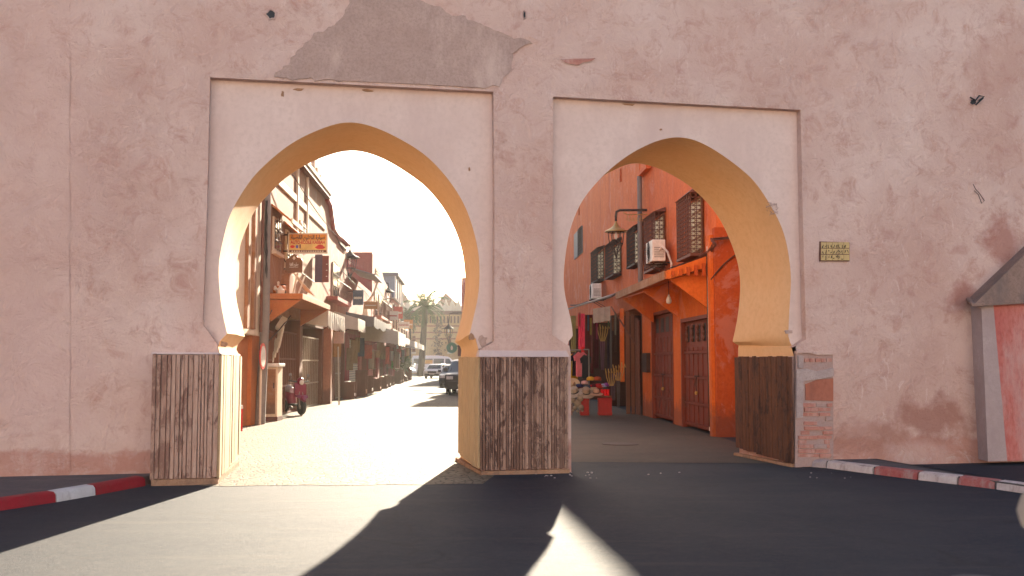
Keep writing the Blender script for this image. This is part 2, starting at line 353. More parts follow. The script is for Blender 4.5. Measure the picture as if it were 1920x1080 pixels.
def pavement(name, line, depth_d, kerbs, hgt, mat):
    # line: ground points along the kerb foot, left to right; pavement slab behind it up to the wall
    l = [Vector((p.x, p.y, 0)) for p in line]
    back = [WP(p.dot(E), depth_d, 0) for p in l]
    ins = [p + N * .16 for p in l]
    mb = MB()
    for i in range(len(l) - 1):
        q = [ins[i], ins[i + 1], back[i + 1], back[i]]
        mb.prism([p + Vector((0, 0, -.05)) for p in q], [p + Vector((0, 0, hgt - .012)) for p in q])
    s_ = struct(mb, name, mat, merge=True)
    for (x0, x1, m_) in kerbs:           # kerb stones by their ends in the row
        def pl(t_):
            for i in range(len(l) - 1):
                if t_ <= i + 1: return l[i].lerp(l[i + 1], t_ - i)
            return l[-1]
        def tt(px):
            best = min(range(401), key=lambda k: abs(960 + F * pl(k / 400 * (len(l) - 1)).x / pl(k / 400 * (len(l) - 1)).y - px)); return best / 400 * (len(l) - 1)
        a_, b2 = pl(tt(x0)), pl(tt(x1)); d = (b2 - a_).normalized(); a_ = a_ + d * .008; b2 = b2 - d * .008; nn = Vector((-d.y, d.x, 0))
        n = 10; k = MB(); rings = []
        for i in range(n + 1):
            p = a_.lerp(b2, i / n); j = lambda q: .007 * mnoise.noise(p * 5 + Vector((q * 7, 0, 0)))
            rings.append([p + Vector((0, 0, -.04)), p + nn * (.012 + j(1)) + Vector((0, 0, hgt - .04 + j(2))), p + nn * (.045 + j(5)) + Vector((0, 0, hgt - .006 + j(3))), p + nn * .15 + Vector((0, 0, hgt + .002)), p + nn * .15 + Vector((0, 0, -.04))])
        vs = [v for r_ in rings for v in r_]; fs = []
        for i in range(n):
            for q in range(5): fs.append((i * 5 + q, i * 5 + (q + 1) % 5, (i + 1) * 5 + (q + 1) % 5, (i + 1) * 5 + q))
        fs += [(4, 3, 2, 1, 0), tuple(range(len(vs) - 5, len(vs)))]
        k.add(vs, fs).build('kerb_stone', m_, s_, smooth=True)
    return s_
pl_ = [gnd(-700, 1090), gnd(-200, 990), gnd(0, 955), gnd(120, 940), gnd(284, 909)]
pavement('pavement', pl_, DW + .15, [(-330, -118, M['kerb_white']), (-116, 117, M['kerb_red']), (117, 190, M['kerb_white']), (190, 282, M['kerb_red'])], .125, M['pave'])
pr = [gnd(1490, 873), gnd(1543, 877), gnd(1712, 899), gnd(1856, 916), gnd(2050, 945), gnd(2400, 1010)]
pavement('pavement', pr, DW + .15, [(1494, 1543, M['grey_cement']), (1543, 1628, M['kerb_white_worn']), (1630, 1710, M['kerb_red_worn']), (1712, 1785, M['kerb_white_worn']), (1786, 1855, M['kerb_red_worn']), (1856, 1945, M['kerb_white_worn']), (1946, 2050, M['kerb_red_worn'])], .115, M['pave'])

# ------------------------------------------------------------------ the gate wall
LF = [(426, 625), (420, 599), (414, 567), (410, 518), (410.5, 488), (416, 461), (428, 411), (439, 386), (450.5, 367), (473, 333), (500.5, 305.5), (537, 275), (570, 255.5), (606, 240), (637, 230), (660, 228.6), (682, 232), (712, 242), (751, 261), (795.5, 289), (834, 328), (868, 378), (887, 428), (897, 472), (899, 496), (899, 526), (896, 561), (889, 589), (883, 617)]
LR = [(459, 631), (455, 610), (444.6, 573), (441, 535), (443.5, 488), (450.5, 458), (464.4, 422), (481, 389), (506, 362.5), (528, 339), (548, 325), (575.5, 307), (600.5, 297), (630, 286), (657, 282), (676, 283), (701, 290), (732, 304), (765, 325), (795.5, 347), (820.5, 375), (840, 403), (857, 439), (866, 467), (870, 490), (872.5, 519), (872, 543), (868, 580), (862.5, 607), (853, 640)]
RF = [(1074, 630), (1074, 617), (1068.5, 589), (1061.6, 566), (1057.4, 542), (1056.5, 517), (1059, 491), (1062, 465), (1066, 442), (1074, 414), (1088, 382), (1104, 359), (1122.6, 338), (1141, 319.5), (1164, 301), (1187, 285), (1215, 271), (1238, 261.7), (1265, 256.6), (1282, 257.5), (1300, 261), (1325, 272.5), (1350, 287.5), (1377.5, 307.5), (1402.5, 327.5), (1422.5, 350), (1440, 377.5), (1457.5, 407.5), (1470, 437.5), (1477, 467), (1482, 503), (1483.5, 526), (1482, 549.5), (1480, 580), (1479, 600), (1478, 630)]
RRr = [(1173.5, 308.4), (1196.7, 306.8), (1220, 310), (1243, 319.5), (1261.5, 329), (1280, 339.5), (1297.5, 352.5), (1322.5, 376), (1342.5, 400), (1357.5, 425), (1367.5, 447.5), (1379, 478), (1386, 505.6), (1388, 538), (1386, 570), (1381.7, 603), (1374, 637.5)]
def to_sz(pts, d): return [Vector(wh(x, y, d)) for x, y in pts]
def resample(p, n):
    L = [0]
    for i in range(1, len(p)): L.append(L[-1] + (p[i] - p[i - 1]).length)
    out = []
    for k in range(n + 1):
        t = L[-1] * k / n; i = max(j for j in range(len(L)) if L[j] <= t + 1e-9); i = min(i, len(p) - 2)
        q = (t - L[i]) / (L[i + 1] - L[i])
        # catmull-rom for a fair curve
        p0, p1, p2, p3 = p[max(i - 1, 0)], p[i], p[i + 1], p[min(i + 2, len(p) - 1)]
        out.append(.5 * ((2 * p1) + (p2 - p0) * q + (2 * p0 - 5 * p1 + 4 * p2 - p3) * q * q + (3 * p1 - p0 - 3 * p2 + p3) * q ** 3))
    for _ in range(3): out = [out[0]] + [(out[i - 1] + out[i] * 2 + out[i + 1]) / 4 for i in range(1, len(out) - 1)] + [out[-1]]
    return out
rrl = [(RF[i][0] + (563 - RF[i][0]) * .12 - 3, 680 + (RF[i][1] - 680) * .882) for i in range(0, 15)]
RRfull = rrl[:-1] + RRr
SZ = lambda l, d: to_sz(l, d)
def outline(jl, il, arc, ir, jr, d):
    a_ = to_sz(jl, d); b2 = to_sz(il, d); c_ = resample(to_sz(arc, d), 84); d_ = to_sz(ir, d); e_ = to_sz(jr, d)
    bot = lambda v: Vector((v.x, -.06))
    return [bot(a_[0])] + a_ + b2 + c_ + d_ + e_ + [bot(e_[0])]
OLF = outline([(412, 664)], [(409, 651), (412, 640)], LF, [(880, 627), (892, 635), (895, 647)], [(899, 664)], DP)
OLR = outline([(449, 668)], [(443, 655), (446, 646)], LR, [(854, 643), (862.5, 649), (865, 656)], [(864, 668)], DR)
ORF = outline([(1066, 664)], [(1063.5, 649), (1066, 640)], RF, [(1481, 641), (1485, 649), (1484, 652)], [(1488, 664)], DP)
ORR = outline([(1003, 666)], [(1003, 652), (1006, 645)], RRfull, [(1374, 641), (1385, 648), (1384, 654)], [(1384, 667)], DR)
ALZ_L = SZ([(394, 145), (925, 172), (927, 400), (926, 640), (900, 653)], DW) ; 
ALZ_L = SZ([(380, 608), (388, 400), (394, 145), (925, 172), (927, 400), (926, 640), (902, 654)], DW) + SZ([(880, 654), (430, 650)], DW) + SZ([(408, 645)], DW)
ALZ_R = SZ([(1035, 628), (1036, 400), (1037, 181), (1501, 206), (1505, 400), (1511, 635), (1487, 651)], DW) + SZ([(1478, 651), (1075, 650), (1063, 647)], DW)
def inside(p, poly):
    c = False; j = len(poly) - 1
    for i in range(len(poly)):
        a_, b2 = poly[i], poly[j]
        if (a_.y > p.y) != (b2.y > p.y) and p.x < (b2.x - a_.x) * (p.y - a_.y) / (b2.y - a_.y) + a_.x: c = not c
        j = i
    return c
S0, S1, ZT = -30., 28., 10.2
def grid_points(s0, s1, z0, z1, st):
    out = []; i = 0; z = z0
    while z < z1:
        s = s0 + (st / 2 if i % 2 else 0)
        while s < s1: out.append(Vector((s + random.uniform(-.2, .2) * st, z + random.uniform(-.2, .2) * st))); s += st
        z += st; i += 1
    return out
def cdt(loops, pts, keep, d, relief):
    vs = []; es = []
    for lp in loops:
        k = len(vs); vs += list(lp); es += [(k + i, k + (i + 1) % len(lp)) for i in range(len(lp))]
    vs += pts
    V, Ed, Fc, *_ = delaunay_2d_cdt(vs, es, [], 0, 1e-5)
    fs = [f for f in Fc if keep(sum((V[i] for i in f), Vector((0, 0))) / 3)]
    on = set()
    for e in Ed: pass
    lpv = [p for lp in loops for p in lp]
    mb = MB(); out = []
    for p in V:
        q = Vector((p.x, p.y, 0))
        r_ = relief(p) * (mnoise.fractal(q * .9, 1, 2, 4) + .35 * mnoise.fractal(q * 5, 1, 2, 3))
        out.append(WP(p.x, d + r_, p.y))
    mb.add(out, fs); return mb
def dist_loops(p, loops):
    m_ = 9
    for lp in loops:
        for i in range(len(lp)):
            a_, b2 = lp[i], lp[(i + 1) % len(lp)]; ab = b2 - a_; t = max(0, min(1, (p - a_).dot(ab) / max(ab.length_squared, 1e-9)))
            m_ = min(m_, (p - a_ - ab * t).length)
    return m_
gate = thing('gate_wall', WP(0, DW, 0), 'high pink plastered city gate wall pierced by two horseshoe arches', 'gate wall')
rect = [Vector((S0, -.1)), Vector((S1, -.1)), Vector((S1, ZT)), Vector((S0, ZT))]
gp = grid_points(-9.5, 9.5, 0.02, 7.6, .10)
alzl = [ALZ_L, ALZ_R]
def rel(p): return .022 * min(1, max(0, dist_loops(p, alzl + [OLF[:3], ORF[:3]]) / .15)) if -9.6 < p.x < 9.6 else 0
def wkeep(p): return -24 < p.x and not any(inside(p, q) for q in (ALZ_L, ALZ_R, OLF, ORF))
mb = cdt([rect, ALZ_L, ALZ_R, OLF, ORF], gp, wkeep, DW, rel)
mb.build('plaster_face', M['wall'], gate, smooth=True)
for AZp, OF in ((ALZ_L, OLF), (ALZ_R, ORF)):
    x0, x1 = min(p.x for p in AZp), max(p.x for p in AZp)
    gp2 = [p for p in grid_points(x0, x1, 1.7, 6.4, .12) if inside(p, AZp) and not inside(p, OF)]
    mb = cdt([AZp, OF], gp2, lambda p: inside(p, AZp) and not inside(p, OF), DP, lambda p: .006)
    mb.build('arch_panel', M['panel'], gate, smooth=True)
    mb = MB(); n = len(AZp)
    for i in range(n):
        a_, b2 = AZp[i], AZp[(i + 1) % n]
        if a_.y < 1.95 and b2.y < 1.95: continue
        mb.add([WP(a_.x, DW - .004, a_.y), WP(b2.x, DW - .004, b2.y), WP(b2.x, DP + .01, b2.y), WP(a_.x, DP + .01, a_.y)], [(0, 1, 2, 3)])
    mb.build('panel_rim', M['clay'] if 0 else M['wall'], gate)
for OF, OR in ((OLF, OLR), (ORF, ORR)):
    assert len(OF) == len(OR), (len(OF), len(OR))
    mb = MB(); n = len(OF); m_ = 14; vs = []
    for k in range(m_ + 1):
        t = k / m_
        for i in range(n):
            p = OF[i].lerp(OR[i], t); q = Vector((p.x * 1.3, p.y * 1.3, t * 2))
            jj = .012 * mnoise.fractal(q, 1, 2, 3) * math.sin(math.pi * t)
            vs.append(WP(p.x + jj, DP - .001 + (DR - DP) * t, p.y + jj))
    for k in range(m_):
        for i in range(n - 1): mb.f.append((k * n + i, k * n + i + 1, (k + 1) * n + i + 1, (k + 1) * n + i))
    mb.v = vs; mb.build('arch_reveal', M['reveal'], gate, smooth=True)
# rear face, top and ends
mb = cdt([rect, OLR, ORR], [], lambda p: not inside(p, OLR) and not inside(p, ORR), DR, lambda p: 0)
mb.build('rear_face', M['wall'], gate)
mb = MB(); mb.add([WP(S0, DW, ZT), WP(S1, DW, ZT), WP(S1, DR, ZT), WP(S0, DR, ZT)], [(0, 1, 2, 3)])
mb.add([WP(S0, DW, -.1), WP(S0, DW, ZT), WP(S0, DR, ZT), WP(S0, DR, -.1)], [(0, 1, 2, 3)]); mb.add([WP(S1, DW, -.1), WP(S1, DW, ZT), WP(S1, DR, ZT), WP(S1, DR, -.1)], [(0, 1, 2, 3)])
mb.build('wall_top', M['wall'], gate)
# grey plaster repair above the left arch: a real skin of plaster 2 cm proud with a broken edge
pp = [(672, -80), (655, 8), (628, 48), (598, 62), (574, 78), (556, 98), (545, 118), (518, 140), (517, 146), (640, 152), (780, 158), (918, 166), (932, 160), (944, 148), (958, 132), (963, 112), (960, 98), (982, 86), (996, 78), (965, 72), (940, 62), (915, 50), (880, 38), (838, 22), (805, 8), (770, -10), (730, -80)]
pz = [Vector(wh(x, y, DW)) for x, y in pp]; rp = []
for i in range(len(pz)):
    a_, b2 = pz[i], pz[(i + 1) % len(pz)]; n = max(2, int((b2 - a_).length / .05))
    for k in range(n):
        p = a_.lerp(b2, k / n); am = .055 if not (9 <= i <= 10) else .006
        rp.append(p + Vector((mnoise.noise(Vector((p.x * 9, p.y * 9, 1))), mnoise.noise(Vector((p.x * 9, p.y * 9, 5))))) * am)
gp3 = [p for p in grid_points(min(p.x for p in rp), max(p.x for p in rp), 4.5, 7.8, .09) if inside(p, rp) and dist_loops(p, [rp]) > .04]
mb = cdt([rp], gp3, lambda p: inside(p, rp), DW - .018, lambda p: .008 if dist_loops(p, [rp]) > .05 else 0.002)
for i in range(len(rp)):
    a_, b2 = rp[i], rp[(i + 1) % len(rp)]; mb.add([WP(a_.x, DW - .018, a_.y), WP(b2.x, DW - .018, b2.y), WP(b2.x, DW + .03, b2.y), WP(a_.x, DW + .03, a_.y)], [(0, 1, 2, 3)])
mb.build('plaster_repair', M['patch'], gate, label='greyish rough plaster repair above the left arch')
# shallow strip of thicker render at the left edge of the view
lp = [(-400, -200), (-400, 905)] + [(131 + 2.5 * mnoise.noise(Vector((y * .011, 2, 0))), y) for y in range(905, -220, -25)]
pz = [Vector(wh(x, y, DW)) for x, y in lp]
mb = cdt([pz], [p for p in grid_points(-13, -5.4, .1, 7.4, .14) if inside(p, pz) and dist_loops(p, [pz]) > .06], lambda p: inside(p, pz), DW - .014, lambda p: .018 if dist_loops(p, [pz]) > .1 else .004)
for i in range(len(pz)):
    a_, b2 = pz[i], pz[(i + 1) % len(pz)]; mb.add([WP(a_.x, DW - .014, a_.y), WP(b2.x, DW - .014, b2.y), WP(b2.x, DW + .04, b2.y), WP(a_.x, DW + .04, a_.y)], [(0, 1, 2, 3)])
mb.build('render_strip', M['wall'], gate, smooth=False)
# putlog holes and a chipped crack: black faces paint the shade inside, within ragged collars
def pocket(cx, cy, rx, ry, seed, n=14, dark=True):
    c = Vector(wh(cx, cy, DW)); px = 1900 / DW; rnd = random.Random(seed); ring = []
    for i in range(n):
        a_ = i * 2 * math.pi / n; q = rnd.uniform(.75, 1.2); ring.append(c + Vector((math.cos(a_) * rx * q, math.sin(a_) * ry * q)) / px)
    mb = MB(); o_ = [WP(p.x, DW - .022, p.y) for p in ring]; big = [WP(c.x + (p.x - c.x) * 1.5, DW + .012, c.y + (p.y - c.y) * 1.5) for p in ring]; inn = [WP(c.x + (p.x - c.x) * .8, DW - .010, c.y + (p.y - c.y) * .8) for p in ring]
    for i in range(n):
        j = (i + 1) % n; mb.add([o_[i], o_[j], big[j], big[i]], [(0, 1, 2, 3)]); mb.add([o_[i], o_[j], inn[j], inn[i]], [(0, 1, 2, 3)])
    mb.build('hole_rim', M['wall'], gate, smooth=True)
    MB().add(inn, [tuple(range(n))]).build('hole_shade', M['black'], gate)
pocket(508, 27, 10, 9, 3); pocket(1824, 192, 9, 6, 5); pocket(983, 28, 3, 8, 8, 9)
def sliver(pts, th, mat, name):
    q = [Vector(wh(x, y, DW)) for x, y in pts]
    MB().tube([WP(p.x, DW - .018, p.y) for p in q], th, 5).build(name, mat, gate)
MB().add([WP(*((lambda v: (v[0], DW - .024, v[1]))(wh(x, y, DW)))) for x, y in [(1050, 112), (1075, 111), (1116, 110), (1108, 115), (1092, 118), (1084, 123), (1070, 121), (1060, 119)]], [tuple(range(8))]).build('chipped_plaster', M['brick'], gate)
sliver([(1051, 112), (1075, 113), (1115, 110)], .008, M['mortar'], 'crack_lip')
wr = [(1822, 346), (1826, 356), (1833, 362), (1842, 377), (1838, 382), (1831, 366), (1824, 358)]
tag(MB().tube([WP(wh(x, y, DW)[0], DW - .035 - .012 * (i % 2), wh(x, y, DW)[1]) for i, (x, y) in enumerate(wr)], .006, 5).build('wire_loop', M['iron']), 'thin loose wire loop sticking out of the pink wall at the far right', 'wire')
tag(MB().tube([WP(wh(x, y, DW)[0], DW - .05 - .02 * (i % 2), wh(x, y, DW)[1]) for i, (x, y) in enumerate([(1815, 184), (1824, 190), (1832, 181), (1840, 183), (1832, 190), (1838, 186), (1826, 198)])], .014, 5).build('cable_stub', M['black']), 'black frayed cable stub poking from the small hole high on the right', 'cable')
# small vine sprig in the crack at the shoulder of the right arch
rnd = random.Random(4); mb = MB()
for i in range(16):
    a_ = Vector(wh(1448 + rnd.uniform(-10, 8), 387 + rnd.uniform(-4, 14), DP)); mb.tube([WP(a_.x, DP - .012, a_.y), WP(a_.x + rnd.uniform(-.06, .06), DP - .02, a_.y + rnd.uniform(-.05, .05)), WP(a_.x + rnd.uniform(-.07, .07), DP - .012, a_.y + rnd.uniform(-.06, .06))], .0035, 4)
tag(mb.build('dry_sprig', M['mortar']), 'dry twiggy sprig clinging to the shoulder of the right arch', 'plant')

# chips knocked out of the plaster, shown as shallow proud flakes of bare coat
rnd = random.Random(55)
for (px, py, rx, ry, m_) in ((905, 640, 9, 12, 'patch'), (884, 632, 6, 8, 'clay'), (1478, 622, 9, 5, 'patch'), (560, 168, 10, 3, 'clay'), (530, 176, 3, 6, 'clay'), (880, 317, 2, 5, 'clay'), (690, 170, 12, 2.5, 'clay'), (1180, 196, 14, 2, 'clay'), (1239, 243, 3, 2, 'clay'), (420, 645, 7, 6, 'clay'), (1300, 196, 10, 2, 'clay')):
    dd = DP if 180 < py < 600 or py in (168, 170, 176, 196) else DP; c = Vector(wh(px, py, dd)); n = 11; ring = []
    for i in range(n):
        a_ = i * 2 * math.pi / n; q_ = rnd.uniform(.6, 1.2); ring.append(c + Vector((math.cos(a_) * rx * q_, math.sin(a_) * ry * q_)) * dd / 1900)
    MB().prism([WP(p.x, dd - .012, p.y) for p in ring], [WP(p.x, dd + .01, p.y) for p in ring]).build('plaster_flake', M[m_], gate)

# ---- timber cladding on the piers
def cladding(name, label, segs, core, plinth, gaps, z1, seed, led=None):
    rnd = random.Random(seed); p0 = WP(core[0][0], core[0][1], 0); t = thing(name, p0, label, 'cladding')
    MB().prism([WP(s, d, -.05) for s, d in core], [WP(s, d, z1 - .004) for s, d in core]).build('core', M['wall'], t)
    if plinth: MB().prism([WP(s, d, -.05) for s, d in plinth[0]], [WP(s, d, plinth[1]) for s, d in plinth[0]]).build('plinth', M['clay'], t, bevel=.02)
    shared = {}
    for (a_, b2, n, mat, za, zb, out) in segs:
        A, B = WP(a_[0], a_[1], 0), WP(b2[0], b2[1], 0); L = (B - A).length; dr = (B - A).normalized(); nn = Vector((dr.y, -dr.x, 0)) * out
        ws = [rnd.uniform(.55, 1.35) for _ in range(n)]; tot = sum(ws); x = 0
        for wi in ws:
            wd = wi / tot * L; g_ = gaps; c_ = A + dr * (x + wd / 2); fr = (x + wd / 2) / L; zb0 = za + (zb - za) * fr + rnd.uniform(-.006, .012); h = z1 - zb0 + rnd.uniform(-.015, .006)
            kk = (mat.name, rnd.randrange(5))
            if kk not in shared:
                m2 = MB(); k = rnd.uniform(.15, .3)      # a plank 1 x 1 x 1: chamfered front, a little cupped
                pr_ = [(-.5, 0), (-.5, .7), (-.5 + k * .25, 1), (-.1, 1.0), (.15, .99), (.5 - k * .25, .98), (.5, .7), (.5, 0)]
                m2.prism([Vector((x_, -y_, 0)) for x_, y_ in pr_], [Vector((x_, -y_, 1)) for x_, y_ in pr_])
                o = m2.build('plank', mat, t, local=True); shared[kk] = o.data; o.parent = t
            else:
                o = bpy.data.objects.new('plank', shared[kk]); COL.objects.link(o); o.parent = t
            o.location = c_ + nn * rnd.uniform(-.004, .010) + Vector((0, 0, zb0)) - ORG[t]
            o.scale = (wd - g_ * rnd.uniform(.6, 1.6), .034, h); o.rotation_euler = (0, rnd.uniform(-.003, .003), math.atan2(dr.y, dr.x) + (math.pi if out < 0 else 0))
            x += wd
    if led: MB().prism([WP(*p) for p in led[0]], [WP(*p) for p in led[1]]).build('ledge', M['panel'], t)
    return t
zc = wh(640, 664, DW)[1]
ZW = at(950, 667, 15).z
print('cladding top', zc, ZW, 'CL', CL, 'CR', CR)
DLp = 14.02
sA, sB = wh(284, 780, DLp)[0], wh(409, 780, DLp)[0]; sC = wh(447, 760, DR - .05)[0]
zt = wh(345, 664, DLp)[1]
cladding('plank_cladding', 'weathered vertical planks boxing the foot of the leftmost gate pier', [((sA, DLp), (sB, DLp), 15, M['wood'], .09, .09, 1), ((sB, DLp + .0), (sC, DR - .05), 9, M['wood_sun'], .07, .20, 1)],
         [(sA + .02, DLp + .03), (sB - .03, DLp + .03), (sC - .03, DR - .04), (sA + .02, DR - .3)], ([(sA + .015, DLp - .02), (sB + .015, DLp - .03), (sC + .03, DR - .02), (sC - .3, DR - .02), (sA + .015, DR - .4)], .085), .006, zt, 11,
         ([(sA - .02, DLp - .03, zt), (sB + .03, DLp - .03, zt), (sC + .02, DR - .02, zt), (sC - .2, DR - .02, zt), (sA - .02, DW + .02, zt)], [(sA - .01, DLp + .0, zt + .022), (sB + .01, DLp + .0, zt + .022), (sC, DR - .02, zt + .022), (sC - .2, DR - .02, zt + .022), (sA, DW + .02, zt + .022)]))
DMp = 14.40
sA, sB = wh(900, 780, DMp)[0], wh(1065, 780, DMp)[0]; sC = wh(863, 760, DR - .05)[0]; sD = wh(1006, 760, DR - .05)[0]
zt = wh(980, 669, DMp)[1]
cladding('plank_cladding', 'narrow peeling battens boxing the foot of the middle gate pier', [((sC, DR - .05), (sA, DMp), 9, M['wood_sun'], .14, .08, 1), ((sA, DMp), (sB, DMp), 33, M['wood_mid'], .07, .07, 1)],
         [(sA + .03, DMp + .03), (sB - .03, DMp + .03), (sD - .06, DR - .06), (sC + .04, DR - .06)], ([(sA + .01, DMp - .03), (sB + .02, DMp - .03), (sB + .0, DR - .2), (sD, DR - .02), (sC - .06, DR + .1), (sC - .07, DR - .5)], .06), .005, zt, 12,
         ([(sA - .03, DMp - .035, zt), (sB + .02, DMp - .035, zt), (sB + .02, DW + .1, zt), (sA - .03, DW + .1, zt)], [(sA - .0, DMp + .08, zt + .09), (sB - .0, DMp + .08, zt + .09), (sB + .0, DW + .1, zt + .10), (sA - .0, DW + .1, zt + .10)]))
sA = wh(1487, 780, DW - .03)[0]; sC = wh(1381, 760, DR - .05)[0]
zt = wh(1440, 668, DW + .9)[1]
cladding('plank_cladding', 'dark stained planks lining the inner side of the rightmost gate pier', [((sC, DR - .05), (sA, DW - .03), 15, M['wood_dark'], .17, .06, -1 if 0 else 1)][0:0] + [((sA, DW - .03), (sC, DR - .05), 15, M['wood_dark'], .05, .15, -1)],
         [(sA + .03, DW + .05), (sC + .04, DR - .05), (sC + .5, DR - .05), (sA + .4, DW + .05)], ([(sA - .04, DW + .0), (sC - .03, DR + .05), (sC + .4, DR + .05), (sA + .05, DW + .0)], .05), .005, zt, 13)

# ---- unseen long building added behind the viewer to bounce sunlight onto the gate
t = thing('bounce_building', (0, -26, 0), 'long pale unseen building added across the road to bounce light at the gate', 'building')
MB().box(-45, 45, -38, -26, 0, 11).build('wall', M['pinkback'], t); MB().box(-45.2, 45.2, -38, -25.8, 11.003, 11.5).build('parapet', M['pinkback'], t)
for i in range(16):
    for z in (1.2, 5.6): f_ = MB().box(-42 + i * 5.5, -40.6 + i * 5.5, -25.997, -25.9, z, z + 2).build('window', M['wood_dark'], t)

# ---- crumbling brick pier beside the right cladding
bp = thing('brick_pier', WP(wh(1525, 860, DW)[0], DW, 0), 'crumbling patch of exposed brick and cement right of the right arch', 'brick pier')
def wpoly(pts, d0, d1, name, mat, parent, bevel=0):
    q = [Vector(wh(x, y, DW)) for x, y in pts]; return MB().prism([WP(p.x, d0, p.y) for p in q], [WP(p.x, d1, p.y) for p in q]).build(name, mat, parent, bevel=bevel)
wpoly([(1491, 662), (1560, 661), (1561, 862), (1524, 873), (1489, 877)], DW + .02, DW - .028, 'mortar_bed', M['mortar'], bp)
wpoly([(1490, 658), (1520, 659), (1560, 657), (1561, 665), (1530, 666), (1512, 662), (1490, 663)], DW + .02, DW - .065, 'lintel', M['wall'], bp, .008)
wpoly([(1491, 692), (1510, 691), (1528, 696), (1560, 690), (1561, 705), (1545, 709), (1504, 715), (1503, 783), (1491, 784)], DW + .02, DW - .05, 'cement_facing', M['grey_cement'], bp, .006)
wpoly([(1508, 720), (1530, 712), (1560, 709), (1560, 752), (1508, 750)], DW + .02, DW - .042, 'render_remnant', M['salmon'] if 0 else M['pink2'], bp, .006)
wpoly([(1493, 667), (1503, 667), (1503, 690), (1494, 690)], DW + .02, DW - .06, 'cement_block', M['grey_cement'], bp, .006)
rnd = random.Random(21); y = 756; row = 0
while y < 858:
    x = 1505 + (0 if row % 2 else rnd.uniform(-8, 4)); x1 = 1556
    if row > 6: x = 1494
    while x < x1 - 6:
        wdt = rnd.uniform(24, 40) if row % 2 else rnd.uniform(16, 34); xe = min(x + wdt, x1 + rnd.uniform(-2, 3))
        if rnd.random() > .12:
            y0, y1 = y + rnd.uniform(-.6, .6), y + 6.8 + rnd.uniform(-.8, .5)
            wpoly([(x + .7, y0), (xe - .7, y0 + rnd.uniform(-.5, .5)), (xe - .7, y1), (x + .7, y1)], DW, DW - rnd.uniform(.036, .062), 'brick', M['brick'] if rnd.random() > .25 else M['mortar'], bp, .004)
        x = xe
    y += 8.6; row += 1
for i in range(5):
    wpoly([(1506 + i * 10.5, 672), (1515 + i * 10.5, 672), (1515 + i * 10.5, 678 + (i % 2)), (1506 + i * 10.5, 679)], DW, DW - .045, 'brick', M['brick'], bp, .003)

# ---- tile plaque
tp = thing('tile_plaque', WP(wh(1564, 490, DW)[0], DW, wh(1564, 490, DW)[1]), 'small rectangular yellow tile plaque with dark script right of the right arch', 'plaque')
M['tile'] = rough_mat('yellow_glazed_tile', (.55, .40, .17), (.45, .33, .15), 14, .4, .1, .002, 30, dirt=(.36, .26, .14))
wpoly([(1536, 453), (1591, 455), (1591, 490), (1536, 490)], DW + .02, DW - .03, 'mortar_bed', M['iron_red'], tp)
for i in range(5):
    for j in range(3):
        wpoly([(1537.5 + i * 10.7, 454.6 + j * 11.7), (1547.4 + i * 10.7, 454.9 + j * 11.7), (1547.4 + i * 10.7, 465.3 + j * 11.7), (1537.5 + i * 10.7, 465 + j * 11.7)], DW, DW - .037, 'tile', M['tile'], tp)
rnd = random.Random(9); mb = MB()
for (y0, n) in ((463, 9), (473, 10), (483, 8)):
    for i in range(n):
        x = 1541 + i * 5.1; pts = [(x + rnd.uniform(-1.8, 1.8), y0 + rnd.uniform(-4, 4)) for _ in range(4)]
        mb.tube([WP(wh(a_, c_, DW)[0], DW - .0395, wh(a_, c_, DW)[1]) for a_, c_ in pts], .0048, 4)
mb.build('script', M['black'], tp)

# ---- lean-to buttress at the right edge
bu = thing('lean_to', WP(wh(1900, 850, DW)[0], DW, 0), 'small red washed lean-to with sloping grey roof against the wall', 'lean-to')
DB = DW - .34
M['redwash'] = rough_mat('flaking_red_limewash', (.46, .12, .10), (.52, .20, .17), 2.2, .95, .7, .02, 22, (1, 1, .4), dirt=(.50, .33, .30))
M['pale'] = rough_mat('pale_grey_limewash', (.42, .33, .32), (.34, .255, .245), 3, .95, .5, .012, 26)
M['slab'] = rough_mat('mossy_grey_slab', (.22, .145, .115), (.30, .20, .165), 3, .9, .6, .015, 24, dirt=(.14, .11, .10))
def q(px, py, d): s_, z_ = wh(px, py, d); return WP(s_, d, z_)
a0, a1 = q(1819, 572, DW + .01), q(1840, 572, DB); b0, b1 = q(1834, 856, DW + .01), q(1852, 850, DB - .03)
b0.z = .06; b1.z = .06
c1 = q(2200, 556, DB); d1 = q(2200, 850, DB - .03); d1.z = .06
mb = MB(); mb.add([a0, a1, b1, b0], [(0, 1, 2, 3)]); mb.build('side_wall', M['pale'], bu)
mb = MB(); e1 = a1.lerp(c1, .06); f1 = b1.lerp(d1, .10); mb.add([a1, e1, f1, b1], [(0, 1, 2, 3)]); mb.build('pale_corner', M['pale'], bu)
mb = MB(); mb.add([e1, c1, d1, f1], [(0, 1, 2, 3)]); mb.build('front_wall', M['redwash'], bu)
r0, r1, r2, r3 = q(1811, 563, DW + .02), q(1822, 575, DB - .12), q(2220, 553, DB - .12), q(2220, 180, DW + .02)
up = Vector((0, 0, .045)); mb = MB(); mb.prism([r0, r1, r2, r3], [r0 + up, r1 + up, r2 + up, r3 + up]); mb.build('roof_slab', M['slab'], bu, bevel=.01)

